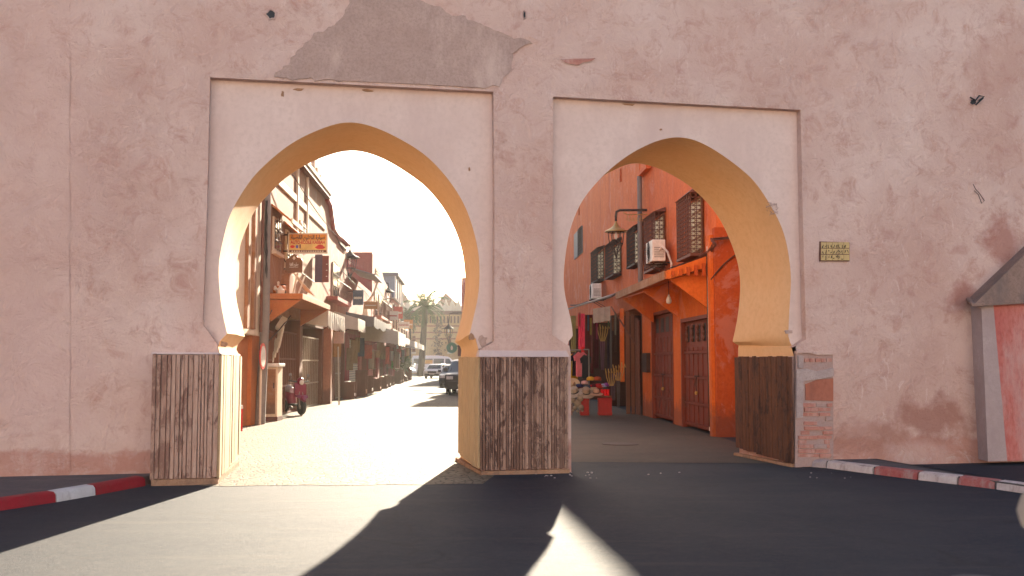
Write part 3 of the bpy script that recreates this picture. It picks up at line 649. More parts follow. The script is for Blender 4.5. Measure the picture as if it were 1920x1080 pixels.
# ------------------------------------------------------------------ dusty air
mb = MB(); mb.box(-120, 120, -25, 185, -1, 14); hz = tag(mb.build('haze', M['white'], loc=(0, 0, 0)), kind='stuff')
hm = bpy.data.materials.new('dusty_air'); hm.use_nodes = True; hn = hm.node_tree; hn.nodes.clear(); ho = hn.nodes.new('ShaderNodeOutputMaterial'); pv = hn.nodes.new('ShaderNodeVolumePrincipled')
pv.inputs['Color'].default_value = (1, .95, .88, 1); pv.inputs['Density'].default_value = .00026; pv.inputs['Anisotropy'].default_value = .5
hn.links.new(pv.outputs[0], ho.inputs['Volume']); hz.data.materials.clear(); hz.data.materials.append(hm)

# ================================================================== right side of the street
def top_block(mb, X, ya, yb, zb, za_t, zb_t, o0, o1):       # block with a sloping top
    mb.add([X(o0, ya, zb), X(o1, ya, zb), X(o1, yb, zb), X(o0, yb, zb), X(o0, ya, za_t), X(o1, ya, za_t), X(o1, yb, zb_t), X(o0, yb, zb_t)],
           [(0, 1, 2, 3), (4, 5, 6, 7), (0, 1, 5, 4), (1, 2, 6, 5), (2, 3, 7, 6), (3, 0, 4, 7)])
Y0, Y1 = 22.2, 57.5
ob = thing('orange_building', RX(0, Y0, 0), 'tall salmon and orange building with caged windows seen through the right arch', 'building')
ypipe = hR(1207, 400)[0]
D1 = (hR(1265, 780)[0], hR(1225, 785)[0]); D2 = (hR(1337, 815)[0], hR(1281, 800)[0]); SH = hR(1203, 780)[0]
zd1, zd2 = hR(1245, 586)[1], hR(1310, 597)[1]
print('doors', D1, D2, 'shop', SH, zd1, zd2, 'pipe', ypipe)
mb = MB(); top_block(mb, RX, SH, 38.5, 3.35, 10.6, 10.8, -9, 0); top_block(mb, RX, 38.5, 44.5, 3.35, 10.8, 11.4, -9, 0); top_block(mb, RX, 44.5, Y1, 3.35, 11.4, 12.2, -9, 0)
mb.box(-9, -.02, Y0, SH, 3.9, 10.0, RX)
mb.build('upper_wall', M['salmon'], ob)
mb = MB()                                            # orange ground floor with two door openings and a pillar by the shop
for (ya, yb, za, zb) in ((Y0, D2[0], 0, 3.9), (D2[1], D1[0], 0, 3.9), (D1[1], SH - .35, 0, 3.9), (D2[0], D2[1], zd2, 3.9), (D1[0], D1[1], zd1, 3.9)): mb.box(-.5, .02, ya, yb, za, zb, RX)
mb.box(-9, -.505, Y0, SH - .35, 0, 3.9, RX); mb.build('ground_floor_wall', M['orange'], ob)
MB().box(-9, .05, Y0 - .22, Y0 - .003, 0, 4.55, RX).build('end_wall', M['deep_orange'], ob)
MB().box(.055, .13, Y0 - .1, Y0 + .12, 0, 4.4, RX).build('corner_pilaster', M['orange'], ob)
MB().box(-9, .01, Y0 - .20, Y0 - .004, 4.55, 10.0, RX).build('upper_end_wall', M['salmon'], ob)
mb = MB(); mb.box(-9, -2.6, SH - .35, Y1, 0, 3.35, RX)
for y in (SH - .35, 37.6, 44.4, 52.1): mb.box(-2.6, .0, y, y + .35, 0, 3.35, RX)
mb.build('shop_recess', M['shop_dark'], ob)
# canopy
yc0, yc1 = Y0 + .2, 29.8
zc0 = 3.62
mb = MB(); pr = [(.13, zc0 + .34), (1.02, zc0 + .02), (1.02, zc0 - .16), (.94, zc0 - .16), (.13, zc0 + .1)]
mb.prism([RX(o, yc0, z) for o, z in pr], [RX(o, yc1, z) for o, z in pr]); cn = mb.build('canopy', M['orange'], ob)
for i in range(26):
    y = yc0 + .12 + i * (yc1 - yc0 - .2) / 26; MB().box(1.022, 1.05, y, y + .25, zc0 - .165, zc0 + .03, RX).build('roof_tile', M['tan'], cn)
for i in range(5):
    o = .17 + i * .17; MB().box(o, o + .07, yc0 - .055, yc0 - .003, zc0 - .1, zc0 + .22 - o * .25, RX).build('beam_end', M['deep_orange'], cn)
for (ya, yb) in ((yc0 + .15, yc0 + .27), (25.9, 26.05), (29.2, 29.4)):
    pr = [(.025, zc0 + .08), (.92, zc0 - .17), (.025, zc0 - .85)]
    MB().prism([RX(o, ya, z) for o, z in pr], [RX(o, yb, z) for o, z in pr]).build('canopy_bracket', M['orange'], ob)
# doors
def panel_door(Ya, Yb, zt, rows, slots, label):
    d = MB().box(-.12, -.07, Ya + .08, Yb - .08, .05, zt - .02, RX).build('door', M['door_red'], ob, label=label)
    fr = MB(); fr.box(-.10, .035, Ya - .02, Ya + .08, 0, zt + .06, RX); fr.box(-.10, .035, Yb - .08, Yb + .02, 0, zt + .06, RX); fr.box(-.10, .034, Ya + .08, Yb - .08, zt - .03, zt + .06, RX); fr.build('frame', M['door_red'], d)
    W = Yb - Ya - .16; nx = 6
    zz = [.12, .62, 1.25, 1.85, zt - .62]
    for r_ in range(4):
        for c_ in range(nx):
            ya = Ya + .08 + (c_ + .12) * W / nx; yb = Ya + .08 + (c_ + .88) * W / nx
            MB().box(-.069, -.045, ya, yb, zz[r_] + .04, zz[r_ + 1] - .04, RX).build('panel', M['door_red'], d, bevel=.008)
        MB().box(-.069, -.02, Ya + .08, Yb - .08, zz[r_] - .03, zz[r_] + .03, RX).build('rail', M['door_red'], d)
    for c_ in range(slots):
        ya = Ya + .08 + (c_ + .2) * W / slots; yb = Ya + .08 + (c_ + .8) * W / slots
        MB().box(-.069, -.063, ya, yb, zt - .53, zt - .12, RX).build('slot', M['black'], d)
        if slots == 5:
            m2 = MB(); ym = (ya + yb) / 2
            m2.lathe([(.015, 0), (.05, .06), (.015, .12), (.055, .2), (.015, .28), (.05, .34), (.015, .41)], RX(-.045, ym, zt - .53), 8); m2.build('baluster', M['iron_red'], d)
    m2 = MB(); ym = (Ya + Yb) / 2; m2.tube([RX(-.02, ym - .16, 1.28), RX(-.0, ym + .2, 1.28)], .018, 6); m2.tube([RX(.0, ym, 1.26), RX(.01, ym + .03, 1.08), RX(.0, ym, .92)], .012, 5); m2.build('bolt', M['iron'], d)
    MB().lathe([(.001, 0), (.035, .01), (.04, .06), (.02, .09)], RX(.01, ym, .84), 8).build('padlock', M['brass'], d)
panel_door(D1[0], D1[1], zd1, 4, 4, 'red brown panelled double door with four plain slots')
panel_door(D2[0], D2[1], zd2, 4, 5, 'red brown panelled double door with five turned balusters')
# caged windows
def lattice(mb, P, U, V, w_, h_, nu, nv, r_=.008):
    for i in range(nu + 1): mb.tube([P + U * (w_ * i / nu), P + U * (w_ * i / nu) + V * h_], r_, 4, False)
    for j in range(nv + 1): mb.tube([P + V * (h_ * j / nv), P + V * (h_ * j / nv) + U * w_], r_, 4, False)
    for i in range(nu):
        for j in range(nv):
            c_ = P + U * (w_ * (i + .5) / nu) + V * (h_ * (j + .5) / nv); a_, b2 = w_ / nu * .42, h_ / nv * .42
            mb.tube([c_ - U * a_ , c_ + V * b2, c_ + U * a_, c_ - V * b2, c_ - U * a_], r_ * .8, 3, False)
def cage(Yn, Yf, zb, zt, prot, roof, label, mat='iron_red', cols=7, rows=9):
    w0 = MB().box(.003, .03, Yn + .06, Yf - .06, zb + .06, zt - .06, RX).build('window', M['tan'], ob, label=label)
    for i in range(2):
        for j in range(4):
            W = (Yf - Yn - .2) / 2; H = (zt - zb - .2) / 4
            MB().box(.031, .045, Yn + .1 + i * W + .03, Yn + .1 + (i + 1) * W - .03, zb + .1 + j * H + .02, zb + .1 + (j + 1) * H - .02, RX).build('pane', M['pane'], w0)
    U = (RX(0, Yf, 0) - RX(0, Yn, 0)).normalized(); O = Vector((-1, 0, 0)); V = Vector((0, 0, 1)); L = Yf - Yn
    m2 = MB(); lattice(m2, RX(prot, Yn, zb), U, V, L, zt - zb, cols, rows, .011); m2.build('grille', M[mat], w0, label='front grille')
    m2 = MB(); lattice(m2, RX(.04, Yn, zb), O, V, prot - .04, zt - zb, 2, rows, .010); m2.build('side_grille', M[mat], w0)
    m2 = MB(); lattice(m2, RX(.04, Yf, zb), O, V, prot - .04, zt - zb, 2, rows, .010); m2.build('side_grille', M[mat], w0)
    m2 = MB(); m2.box(.02, prot + .02, Yn - .02, Yf + .02, zb - .06, zb, RX); m2.build('sill', M[mat], w0)
    if roof: m2 = MB(); m2.add([RX(.0, Yn - .03, zt + .0), RX(prot + .04, Yn - .03, zt), RX(prot + .04, Yf + .03, zt), RX(.0, Yf + .03, zt), RX(.0, Yn - .03, zt + roof), RX(.0, Yf + .03, zt + roof)], [(0, 1, 2, 3), (0, 1, 4), (1, 2, 5, 4), (2, 3, 5), (0, 4, 5, 3)]); m2.build('hood', M[mat], w0)
def cage_px(o0, o1, side, top, bot, label, roof=.2, **k):   # outer face from far px o0 to near px o1, facade end px side
    Yn = hR(side, (top + bot) / 2)[0]; n = at((o1), (top + bot) / 2, Yn); prot = CR - K * Yn - n.x; prot = max(.2, min(.5, prot)); Yf = hR(o0, (top + bot) / 2, prot)[0]
    zt = hR(o1, top, prot)[1]; zb = hR(o1, bot, prot)[1]; print('cage', round(Yn, 1), round(Yf, 1), round(zb, 2), round(zt, 2), round(prot, 2)); cage(Yn, Yf, zb, zt, prot, roof, label, **k)
cage_px(1269, 1295, 1320, 360, 475, 'tallest caged window, nearest the corner', .28, cols=8, rows=14)
cage_px(1207, 1228, 1248, 396, 500, 'caged window just right of the drain pipe', .12, cols=7, rows=12)
cage_px(1175, 1190, 1206, 423, 493, 'caged window just left of the drain pipe', .15, mat='iron')
cage_px(1135, 1150, 1166, 450, 513, 'caged window behind the hanging lantern', .12, mat='iron')
cage_px(1108, 1121, 1134, 464, 523, 'smallest caged window above the lower air conditioner', .1, mat='iron')
yn, zt_ = hR(1093, 423); yf, zb_ = hR(1078, 487); w0 = MB().box(.003, .05, yn, yf, zb_, zt_, RX).build('window', M['tin'], ob, label='small flat window with a grey frame')
m2 = MB(); lattice(m2, RX(.07, yn, zb_), (RX(0, yf, 0) - RX(0, yn, 0)).normalized(), Vector((0, 0, 1)), (yf - yn) * .45, zt_ - zb_, 4, 9, .01); m2.build('grille', M['iron'], w0)
# pipe, moulding, recess mark
MB().tube([RX(.12, ypipe, 3.9), RX(.12, ypipe, hR(1207, 330)[1])], .075, 10).build('drain_pipe', M['tin'], ob, smooth=True)
zt_ = hR(1207, 330)[1]; MB().box(.003, .16, ypipe - 1.3, ypipe + .2, zt_, zt_ + .12, RX).build('ledge', M['salmon'], ob)
MB().tube([RX(.06, Y0 + .35, 0.1), RX(.06, Y0 + .35, 4.2)], .03, 6).build('conduit', M['white'], ob)
MB().box(.022, .14, hR(1221, 680)[0], hR(1213, 680)[0], hR(1216, 698, 0)[1], hR(1216, 662, 0)[1], RX).build('meter_box', M['iron'], ob)
for px, a_, b2 in ((1086, 372, 404), (1164, 318, 342)):
    y, z = hR(px, a_); MB().box(.003, .05, y - .15, y, hR(px, b2)[1], z, RX).build('rain_spout', M['deep_orange'], ob)
# air conditioners
def aircon(px0, px1, top, bot, label, pipe=True):
    y0, _ = hR(px1, 460); prot = .62; y1 = y0 + .9
    z1 = hR((px0 + px1) / 2, top, .4)[1]; z0 = hR((px0 + px1) / 2, bot, .4)[1]
    t = thing('air_conditioner', RX(.3, y0, z0), label, 'air conditioner', 'air conditioning units on the orange building')
    MB().box(.20, .55, y0, y1, z0, z1, RX).build('casing', M['white'], t, bevel=.02)
    c_ = RX(.553, (y0 + y1) / 2 + .1, (z0 + z1) / 2); m2 = MB()
    for r_ in (.08, .15, .22, .28): m2.tube([c_ + Vector((-.004, r_ * math.cos(a), r_ * math.sin(a))) for a in [i * math.pi / 10 for i in range(21)]], .008, 4, False)
    for i in range(10): a = i * math.pi / 5; m2.tube([c_, c_ + Vector((-.004, .28 * math.cos(a), .28 * math.sin(a)))], .006, 4)
    m2.build('fan_grille', M['black'], t)
    for i in range(6): MB().box(.24, .5, y0 - .006, y0 - .001, z0 + .1 + i * .05, z0 + .12 + i * .05, RX).build('vent_slot', M['tin'], t)
    for y in (y0 + .15, y1 - .15): m2 = MB(); m2.box(.0, .58, y - .02, y + .02, z0 - .05, z0 - .004, RX); m2.tube([RX(.0, y, z0 - .35), RX(.5, y, z0 - .05)], .015, 5); m2.build('bracket', M['iron'], t)
    if pipe: m2 = MB(); m2.tube([RX(.35, y0 - .02, z0 + .3), RX(.32, y0 - .2, z0 + .36), RX(.2, y0 - .28, z0 + .2), RX(.1, y0 - .26, z0 - .1), RX(.08, y0 - .1, z0 - .45)], .03, 8); m2.build('hose', M['white'], t, smooth=True)
aircon(1230, 1262, 441, 483, 'white air conditioner with curling hose between the two nearest caged windows')
aircon(1113, 1137, 527, 556, 'small white air conditioner under the smallest caged window', False)
# lantern on its bracket
def lantern(loc, s, label, name='lantern', brass='brass', bracket=None, group=None):
    t = thing(name, loc, label, 'lantern', group); c = Vector(loc)
    MB().lathe([(.34 * s, 0), (.33 * s, .03 * s), (.16 * s, .12 * s), (.07 * s, .2 * s), (.03 * s, .3 * s), (.001, .36 * s)], c, 16).build('cap', M[brass], t, smooth=True)
    m2 = MB()
    for i in range(6):
        a = i * math.pi / 3; m2.tube([c + Vector((.24 * s * math.cos(a), .24 * s * math.sin(a), 0)), c + Vector((.2 * s * math.cos(a), .2 * s * math.sin(a), -.35 * s)), c + Vector((.05 * s * math.cos(a), .05 * s * math.sin(a), -.62 * s)), c + Vector((0, 0, -.8 * s))], .013 * s, 5)
    for r_, z in ((.24, -.01), (.2, -.35)): m2.tube([c + Vector((r_ * s * math.cos(a), r_ * s * math.sin(a), z * s)) for a in [i * math.pi / 6 for i in range(13)]], .012 * s, 5, False)
    m2.build('frame', M['iron'], t)
    MB().lathe([(.02 * s, -.22 * s), (.045 * s, -.16 * s), (.04 * s, -.08 * s), (.02 * s, 0)], c, 8).build('glass_bulb', M['white'], t, smooth=True)
    if bracket: MB().tube([Vector(p) for p in bracket], .03 * s + .008, 8).build('bracket', M['iron'], t, smooth=True)
    return t
yl = hR(1213, 396)[0]; pl2 = at(1155, 430, yl); ztop = at(1155, 394, yl).z
lantern(pl2 + Vector((0, 0, -.08)), 1.0, 'brass capped lantern hanging from a long bent bracket on the orange building', bracket=[RX(0, yl, ztop), (pl2.x + .12, yl, ztop), (pl2.x + .02, yl, ztop - .05), (pl2.x, yl, ztop - .18), (pl2.x, yl, pl2.z + .25)])
p = at(1190, 402, yl); m2 = MB()
for i in range(6): m2.tube([p + Vector((-.2 + i * .1, 0, 0)), p + Vector((-.24 + i * .1, 0, -.16)), p + Vector((-.14 + i * .1, 0, -.22)), p + Vector((-.18 + i * .1, 0, -.1))], .012, 5)
m2.tube([p + Vector((-.35, 0, .06)), p + Vector((-.25, 0, -.0)), p + Vector((.4, 0, -.0))], .012, 5)
tag(m2.build('scroll_ornament', M['brass']), 'small brass scrollwork hanging under the lantern bracket', 'ornament')
p = at(1254, 560, 24.6); t = thing('hanging_bulb', p, 'white pear shaped bulb hanging under the orange canopy', 'lamp')
MB().lathe([(.001, -.13), (.055, -.11), (.07, -.05), (.05, .02), (.025, .07), (.02, .1)], p, 10).build('bulb', M['white'], t, smooth=True)
MB().tube([p + Vector((0, 0, .1)), Vector((p.x, p.y, zc0 - .02))], .008, 4).build('cord', M['black'], t)
# cables along the facade
def cable(pts, r_, label, m_='iron', name='cable', sag=.0):
    out = []
    for i in range(len(pts) - 1):
        for k in range(6):
            q_ = pts[i].lerp(pts[i + 1], k / 6); q_.z -= sag * math.sin(math.pi * k / 6); out.append(q_)
    out.append(pts[-1]); return tag(MB().tube(out, r_, 5).build(name, M[m_]), label, 'cable')
fp = lambda px, py, o: RX(o, hR(px, py, o)[0], hR(px, py, o)[1])
rnd = random.Random(31); mb = MB(); base = [fp(1180, 538, .1), fp(1225, 520, .1), fp(1264, 499, .1), fp(1305, 485, .12), fp(1329, 470, .12), fp(1340, 455, .12), RX(.14, Y0 - .3, 4.3), RX(-1.2, Y0 - .28, 4.42), RX(-3, Y0 - .28, 4.5)]
for k in range(7):
    o_ = Vector((rnd.uniform(-.03, .03), rnd.uniform(-.03, .03), rnd.uniform(-.05, .05))); pts = []
    for i in range(len(base) - 1):
        for j in range(6): pts.append(base[i].lerp(base[i + 1], j / 6) + o_ + Vector((0, 0, .04 * mnoise.noise(Vector((i * 2 + j * .7, k * 5, 0))))))
    mb.tube(pts + [base[-1]], .011, 4)
tag(mb.build('cable_bundle', M['iron_red']), 'tangled bundle of cables running up along the canopy of the orange building', 'cables')
cable([RX(.15, Y0 + .1, 4.0), RX(.14, Y0 + .15, 3.2), RX(.15, Y0 + .12, 2.0), RX(.14, Y0 + .12, .2)], .012, 'black cable dropping down the near corner of the orange building')
cable([RX(.15, Y0 - .24, 3.4), RX(-.4, Y0 - .26, 3.95), RX(-1.6, Y0 - .26, 3.75)], .014, 'dark cable looping across the end wall of the orange building', sag=-.05)
cable([fp(1070, 572, .1), fp(1100, 566, .12), fp(1130, 560, .1), fp(1160, 548, .1)], .03, 'thick dark cable sagging over the souvenir stall', sag=.06)

# ---- souvenir stall in front of the recess
st = thing('stall_awning', RX(1.2, 32, 0), 'dark awning on poles over the souvenir stall in the right arch', 'awning')
zA = at(1120, 576, 32).z
xa, xb = at(1070, 575, 33).x, RX(0, 32, 0).x
MB().prism([Vector((xa, 31.6, zA - .05)), Vector((at(1145, 565, 31.6).x, 31.6, zA + .30)), Vector((RX(.05, 36, 0).x, 36, zA + .7)), Vector((xa, 36, zA + .1))], [Vector((xa, 31.6, zA)), Vector((at(1145, 565, 31.6).x, 31.6, zA + .34)), Vector((RX(.05, 36, 0).x, 36, zA + .74)), Vector((xa, 36, zA + .15))]).build('awning_sheet', M['tin'], st)
for px, y in ((1199, 31.2),): p = at(px, 780, y); MB().tube([Vector((p.x, y, 0)), Vector((p.x, y, at(px, 600, y).z))], .035, 8).build('pole', M['iron_red'], st)
p0, p1 = at(1146, 575, 31.5), at(1196, 652, 31.3); MB().tube([p0, p1], .025, 6).build('strut', M['iron_red'], st)
p = at(1128, 592, 31.55); m2 = MB(); vs = []
for j in range(5):
    for i in range(13): vs.append(Vector((p.x - .27 + .54 * i / 12, p.y + .015 * math.sin(i * 1.4), p.z + .22 - .44 * j / 4 - (.03 * (i % 2) if j == 4 else 0) + .08 * i / 12)))
n_ = len(vs); m2.add(vs + [v + Vector((0, .006, 0)) for v in vs], [(j * 13 + i, j * 13 + i + 1, j * 13 + i + 14, j * 13 + i + 13) for j in range(4) for i in range(12)] + [(n_ + j * 13 + i, n_ + j * 13 + i + 1, n_ + j * 13 + i + 14, n_ + j * 13 + i + 13) for j in range(4) for i in range(12)])
tag(m2.build('fringed_cloth', plain((.34, .30, .27), .9), smooth=True), 'grey fringed cloth hanging from the front of the stall awning', 'cloth')
def cloth(px0, px1, y0, y1, Y, col, label, name='scarf', folds=5, taper=1., cat='scarf', group=None, rows=8):
    a_, b2 = at(px0, y0, Y), at(px1, y1, Y); W = b2.x - a_.x; c0 = (a_.x + b2.x) / 2; nx = folds * 4; vs = []
    for j in range(rows + 1):
        t_ = j / rows; ww = W * (1 + (taper - 1) * t_)
        for i in range(nx + 1):
            u = i / nx; vs.append(Vector((c0 + (u - .5) * ww, Y + .035 * math.sin(u * folds * 6.28 + .5 * t_) * (.5 + t_), a_.z + (b2.z - a_.z) * t_ + (.02 * math.sin(i * 1.7) if j == rows else 0))))
    n1 = nx + 1; n2 = len(vs); f_ = [(j * n1 + i, j * n1 + i + 1, (j + 1) * n1 + i + 1, (j + 1) * n1 + i) for j in range(rows) for i in range(nx)]
    m2 = MB(); m2.add(vs + [v + Vector((0, .012, 0)) for v in vs], f_ + [tuple(n2 + k for k in q_) for q_ in f_])
    o = m2.build(name, plain(col, .85, 0, .1), smooth=True); return tag(o, label, cat, group)
SC = 'scarves hung on the souvenir stall'
cloth(1084, 1097, 588, 655, 32.0, (.80, .06, .14), 'long bright pink red scarf hanging left of the fringed cloth', group=SC, folds=3)
cloth(1090, 1096, 650, 668, 31.95, (.75, .01, .02), 'short red cloth tip below the long pink scarf', group=SC, folds=2)
cloth(1097, 1113, 590, 700, 32.6, (.16, .02, .02), 'dark maroon hanging behind the pink scarf', group=SC)
cloth(1070, 1080, 592, 660, 33, (.30, .24, .08), 'olive yellow hanging at the left end of the stall', group=SC, folds=3)
cloth(1107, 1112, 600, 700, 31.9, (.24, .05, .06), 'narrow dark red scarf beside the tasselled one', group=SC, folds=2, taper=.5)
cloth(1124, 1135, 640, 693, 32, (.16, .07, .11), 'dusky purple scarf hanging under brass hooks', group=SC, folds=3, taper=.5)
cloth(1144, 1155, 700, 750, 31.2, (.15, .10, .12), 'dark purple grey shawl standing right of the table', group=SC, folds=3, taper=.8)
cloth(1155, 1164, 698, 764, 31.1, (.17, .14, .14), 'long grey shawl hanging at the right end of the table', group=SC, folds=3, taper=.6)
cloth(1150, 1156, 600, 660, 33, (.10, .05, .04), 'dark brown cloth high in the stall entrance', group=SC, folds=2)
cloth(1138, 1143, 612, 700, 33, (.05, .03, .05), 'black purple cloth deep in the stall entrance', group=SC, folds=2)
cloth(1114, 1123, 606, 690, 33.2, (.12, .015, .025), 'dark red cloth deep in the stall entrance', group=SC, folds=3)
for k, (pa, pb_, m_) in enumerate(((1163, 1171, 'orange'), (1174, 1181, 'dark_wood'), (1184, 1190, 'dark_wood'), (1192, 1197, 'iron_red'))):
    a_ = at(pa, 700, 31.9 - .1 * k).x; b3 = at(pb_, 700, 31.9 - .1 * k).x; MB().box(a_, b3, 31.9 - .1 * k, 32.0 - .1 * k, 0 if k else 1.0, 3.3 - .1 * k).build('folding_shutter' if k else 'orange_post', M[m_], ob)
for k, (px, cc, nm) in enumerate(((1085, (.30, .02, .03), 'dark red'), (1101, (.05, .09, .16), 'petrol blue'), (1106, (.34, .20, .05), 'mustard'), (1117, (.30, .03, .10), 'raspberry'), (1139, (.10, .13, .05), 'moss green'), (1147, (.20, .07, .03), 'rust brown'), (1152, (.25, .21, .15), 'sand'))):
    cloth(px, px + 4, 586 + (k % 3) * 5, 612 + (k % 4) * 8, 31.75, cc, 'short ' + nm + ' pouch hanging along the front of the stall awning', 'pouch', 2, .8, 'pouch', 'pouches hung along the stall awning')
for k, (px, cc, nm) in enumerate(((1090, (.10, .02, .02), 'maroon'), (1101, (.05, .06, .10), 'ink blue'), (1113, (.40, .33, .22), 'straw coloured'), (1126, (.30, .05, .03), 'brick red'), (1136, (.06, .05, .05), 'charcoal'))):
    c = at(px, 729 - (k % 2) * 4, 31.15); tag(MB().box(c.x - .11, c.x + .10, 31.1, 31.35, c.z - .05, c.z + .05).xf(Matrix.Identity(4)).build('folded_textile', plain(cc, .85, 0, .1), bevel=.03), nm + ' folded textile stacked behind the hats on the stall table', 'textile', 'folded textiles on the stall table')
def hooks(px, py, Y, label):
    c = at(px, py, Y); m2 = MB(); r2 = random.Random(px)
    for i in range(5):
        dx = -.14 + i * .07; m2.tube([c + Vector((dx * .4, 0, -.3)), c + Vector((dx, -.03, -.05)), c + Vector((dx * 1.3, -.03, .12 + r2.uniform(0, .15))), c + Vector((dx * 1.3 + .03, -.04, .1))], .014, 5)
    tag(m2.build('hook_rack', M['brass']), label, 'hook rack')
hooks(1130, 622, 31.95, 'brass hooks above the dusky purple scarf'); hooks(1160, 695, 31.05, 'brass hooks above the grey shawl at the table end'); hooks(1146, 705, 31.15, 'low brass hooks beside the dark purple shawl')
def shirt(px, py, Y, s, col, label, rot=0):
    c = at(px, py, Y); pr = [(-.10, .30), (-.06, .27), (.06, .27), (.10, .30), (.30, .18), (.26, .04), (.19, .07), (.20, -.38), (-.20, -.38), (-.19, .07), (-.26, .04), (-.30, .18)]
    m2 = MB(); n = len(pr); mt = Matrix.Rotation(rot, 4, 'Z'); ring = lambda y, k: [c + (mt @ Vector((x * s * k, y, z * s * k))) for x, z in pr]
    m2.prism(ring(.0, .97), ring(-.04, 1.0)); return tag(m2.build('t_shirt', plain(col, .85, 0, .1), bevel=.01), label, 't-shirt', 'shirts hung at the souvenir stall')
shirt(1069, 682, 32.3, 1.1, (.70, .02, .02), 'red t-shirt hanging leftmost on the stall rail', 1.0)
shirt(1074, 684, 32.15, 1.15, (.85, .48, .03), 'yellow t-shirt hanging second on the stall rail', .9)
shirt(1080, 680, 32.0, 1.1, (.02, .015, .02), 'black t-shirt between the yellow and the pink one', .9)
shirt(1088, 680, 31.8, 1.15, (.80, .20, .26), 'pink t-shirt hanging nearest on the stall rail', .8)
shirt(1098, 684, 31.9, 1.1, (.035, .04, .05), 'dark navy t-shirt right of the pink one', .9)
m2 = MB(); a_ = at(1064, 657, 32.4); b2 = at(1104, 655, 31.8); m2.tube([a_, b2], .02, 6); m2.tube([b2, Vector((b2.x, b2.y, 0))], .02, 6); tag(m2.build('clothes_rail', M['tin']), 'thin metal rail carrying the t-shirts', 'rail')
tt_ = thing('stall_table', at(1110, 770, 31.2) * 1, 'low table with a red cloth front holding hats and bags', 'table')
zt_ = at(1110, 742, 31).z; xl, xr = at(1068, 745, 31).x, at(1147, 745, 31).x
MB().box(xl, xr, 30.9, 31.9, zt_ - .04, zt_).build('table_top', M['dark_wood'], tt_)
for x in (xl + .03, xr - .08):
    for y in (30.95, 31.8): MB().box(x, x + .05, y, y + .05, 0, zt_ - .042).build('leg', M['dark_wood'], tt_)
for (pa, pb, lab) in ((1088, 1104, 'narrow red crate under the left half of the stall table'), (1122, 1147, 'wide bright red crate under the right end of the stall table')):
    a_, b2 = at(pa, 745, 30.85).x, at(pb, 745, 30.85).x; t = thing('red_crate', (a_, 30.85, 0), lab, 'crate', 'red crates under the stall table'); c_ = plain((.34, .010, .008), .7)
    MB().box(a_, b2, 30.8, 31.2, .01, zt_ - .06).build('side_panel', c_, t, bevel=.01)
    for z in (.05, zt_ - .13): MB().box(a_ - .012, b2 + .012, 30.785, 31.21, z, z + .05).build('band', c_, t)
def hat(px, py, Y, s, col, label, tilt=(0, 0), brim=1.0, group='hats laid out on the stall table'):
    c = at(px, py, Y); t = thing('hat', c, label, 'hat', group); mt = Matrix.Translation(c) @ Matrix.Rotation(tilt[0], 4, 'X') @ Matrix.Rotation(tilt[1], 4, 'Y'); m_ = plain(col, .9, 0, .1)
    MB().lathe([(.22 * s * brim, -.01 * s), (.225 * s * brim, .0), (.17 * s, .012), (.10 * s, .02)], (0, 0, 0), 18).xf(mt).build('brim', m_, t, smooth=True)
    MB().lathe([(.10 * s, .0), (.098 * s, .07 * s), (.085 * s, .12 * s), (.05 * s, .14 * s), (.001, .135 * s)], (0, 0, .01), 14).xf(mt).build('crown', m_, t, smooth=True)
    MB().lathe([(.103 * s, .005), (.103 * s, .03 * s)], (0, 0, .012), 14).xf(mt).build('band', M['black'], t)
hat(1078, 736, 31.0, 1.3, (.38, .32, .25), 'cream straw hat at the left end of the table', (.5, -.3)); hat(1098, 737, 30.95, 1.3, (.34, .26, .19), 'beige straw hat in the middle of the table', (.55, .1))
hat(1118, 738, 30.95, 1.0, (.50, .30, .20), 'small tan hat right of the middle of the table', (.2, .0)); hat(1072, 722, 31.4, 1.2, (.48, .34, .20), 'brown straw hat leaning behind the cream one', (.9, -.2))
for (px, py, s, col, lab) in ((1086, 722, .8, (.03, .04, .12), 'navy blue cap behind the straw hats'), (1096, 716, .8, (.62, .36, .34), 'pale pink cap behind the beige hat'), (1107, 709, .9, (.60, .34, .02), 'bright yellow cap on top of the pile'), (1120, 709, .9, (.45, .08, .03), 'orange red cap on top of the pile'), (1111, 722, .9, (.10, .02, .03), 'dark maroon cap under the yellow one'), (1122, 722, .9, (.42, .01, .03), 'crimson cap under the orange one'), (1131, 722, .8, (.32, .36, .62), 'light blue striped cap near the right end'), (1137, 720, .75, (.25, .05, .28), 'violet cap at the right end of the pile')):
    c = at(px, py, 31.3); t = thing('cap', c, lab, 'cap', 'caps piled on the stall table'); m_ = plain(col, .85, 0, .1)
    c = c + Vector((0, 0, -.02)); MB().lathe([(.13 * s, -.05), (.135 * s, .0), (.12 * s, .05 * s), (.06 * s, .075 * s), (.001, .08 * s)], c, 12, sy=1.3).build('dome', m_, t, smooth=True)
    MB().prism([c + Vector((x * s, y * s, -.02)) for x, y in ((-.13, -.06), (-.1, -.24), (0, -.29), (.1, -.24), (.13, -.06))], [c + Vector((x * s, y * s, .0)) for x, y in ((-.13, -.06), (-.1, -.24), (0, -.29), (.1, -.24), (.13, -.06))]).build('peak', m_, t)
cloth(1100, 1110, 722, 745, 31.15, (.70, .02, .03), 'small red bag standing behind the tan hat', 'bag', 2, cat='bag'); cloth(1126, 1143, 730, 742, 30.95, (.75, .02, .03), 'bright red folded cloth at the right end of the table', 'folded_cloth', 3, cat='cloth')
c = at(1083, 756, 30.8); t = thing('plush_toy', c, 'cream plush animals hanging in a bunch at the table corner', 'plush toy'); m_ = plain((.30, .25, .18), .95, 0, .1)
m2 = MB(); rnd = random.Random(2)
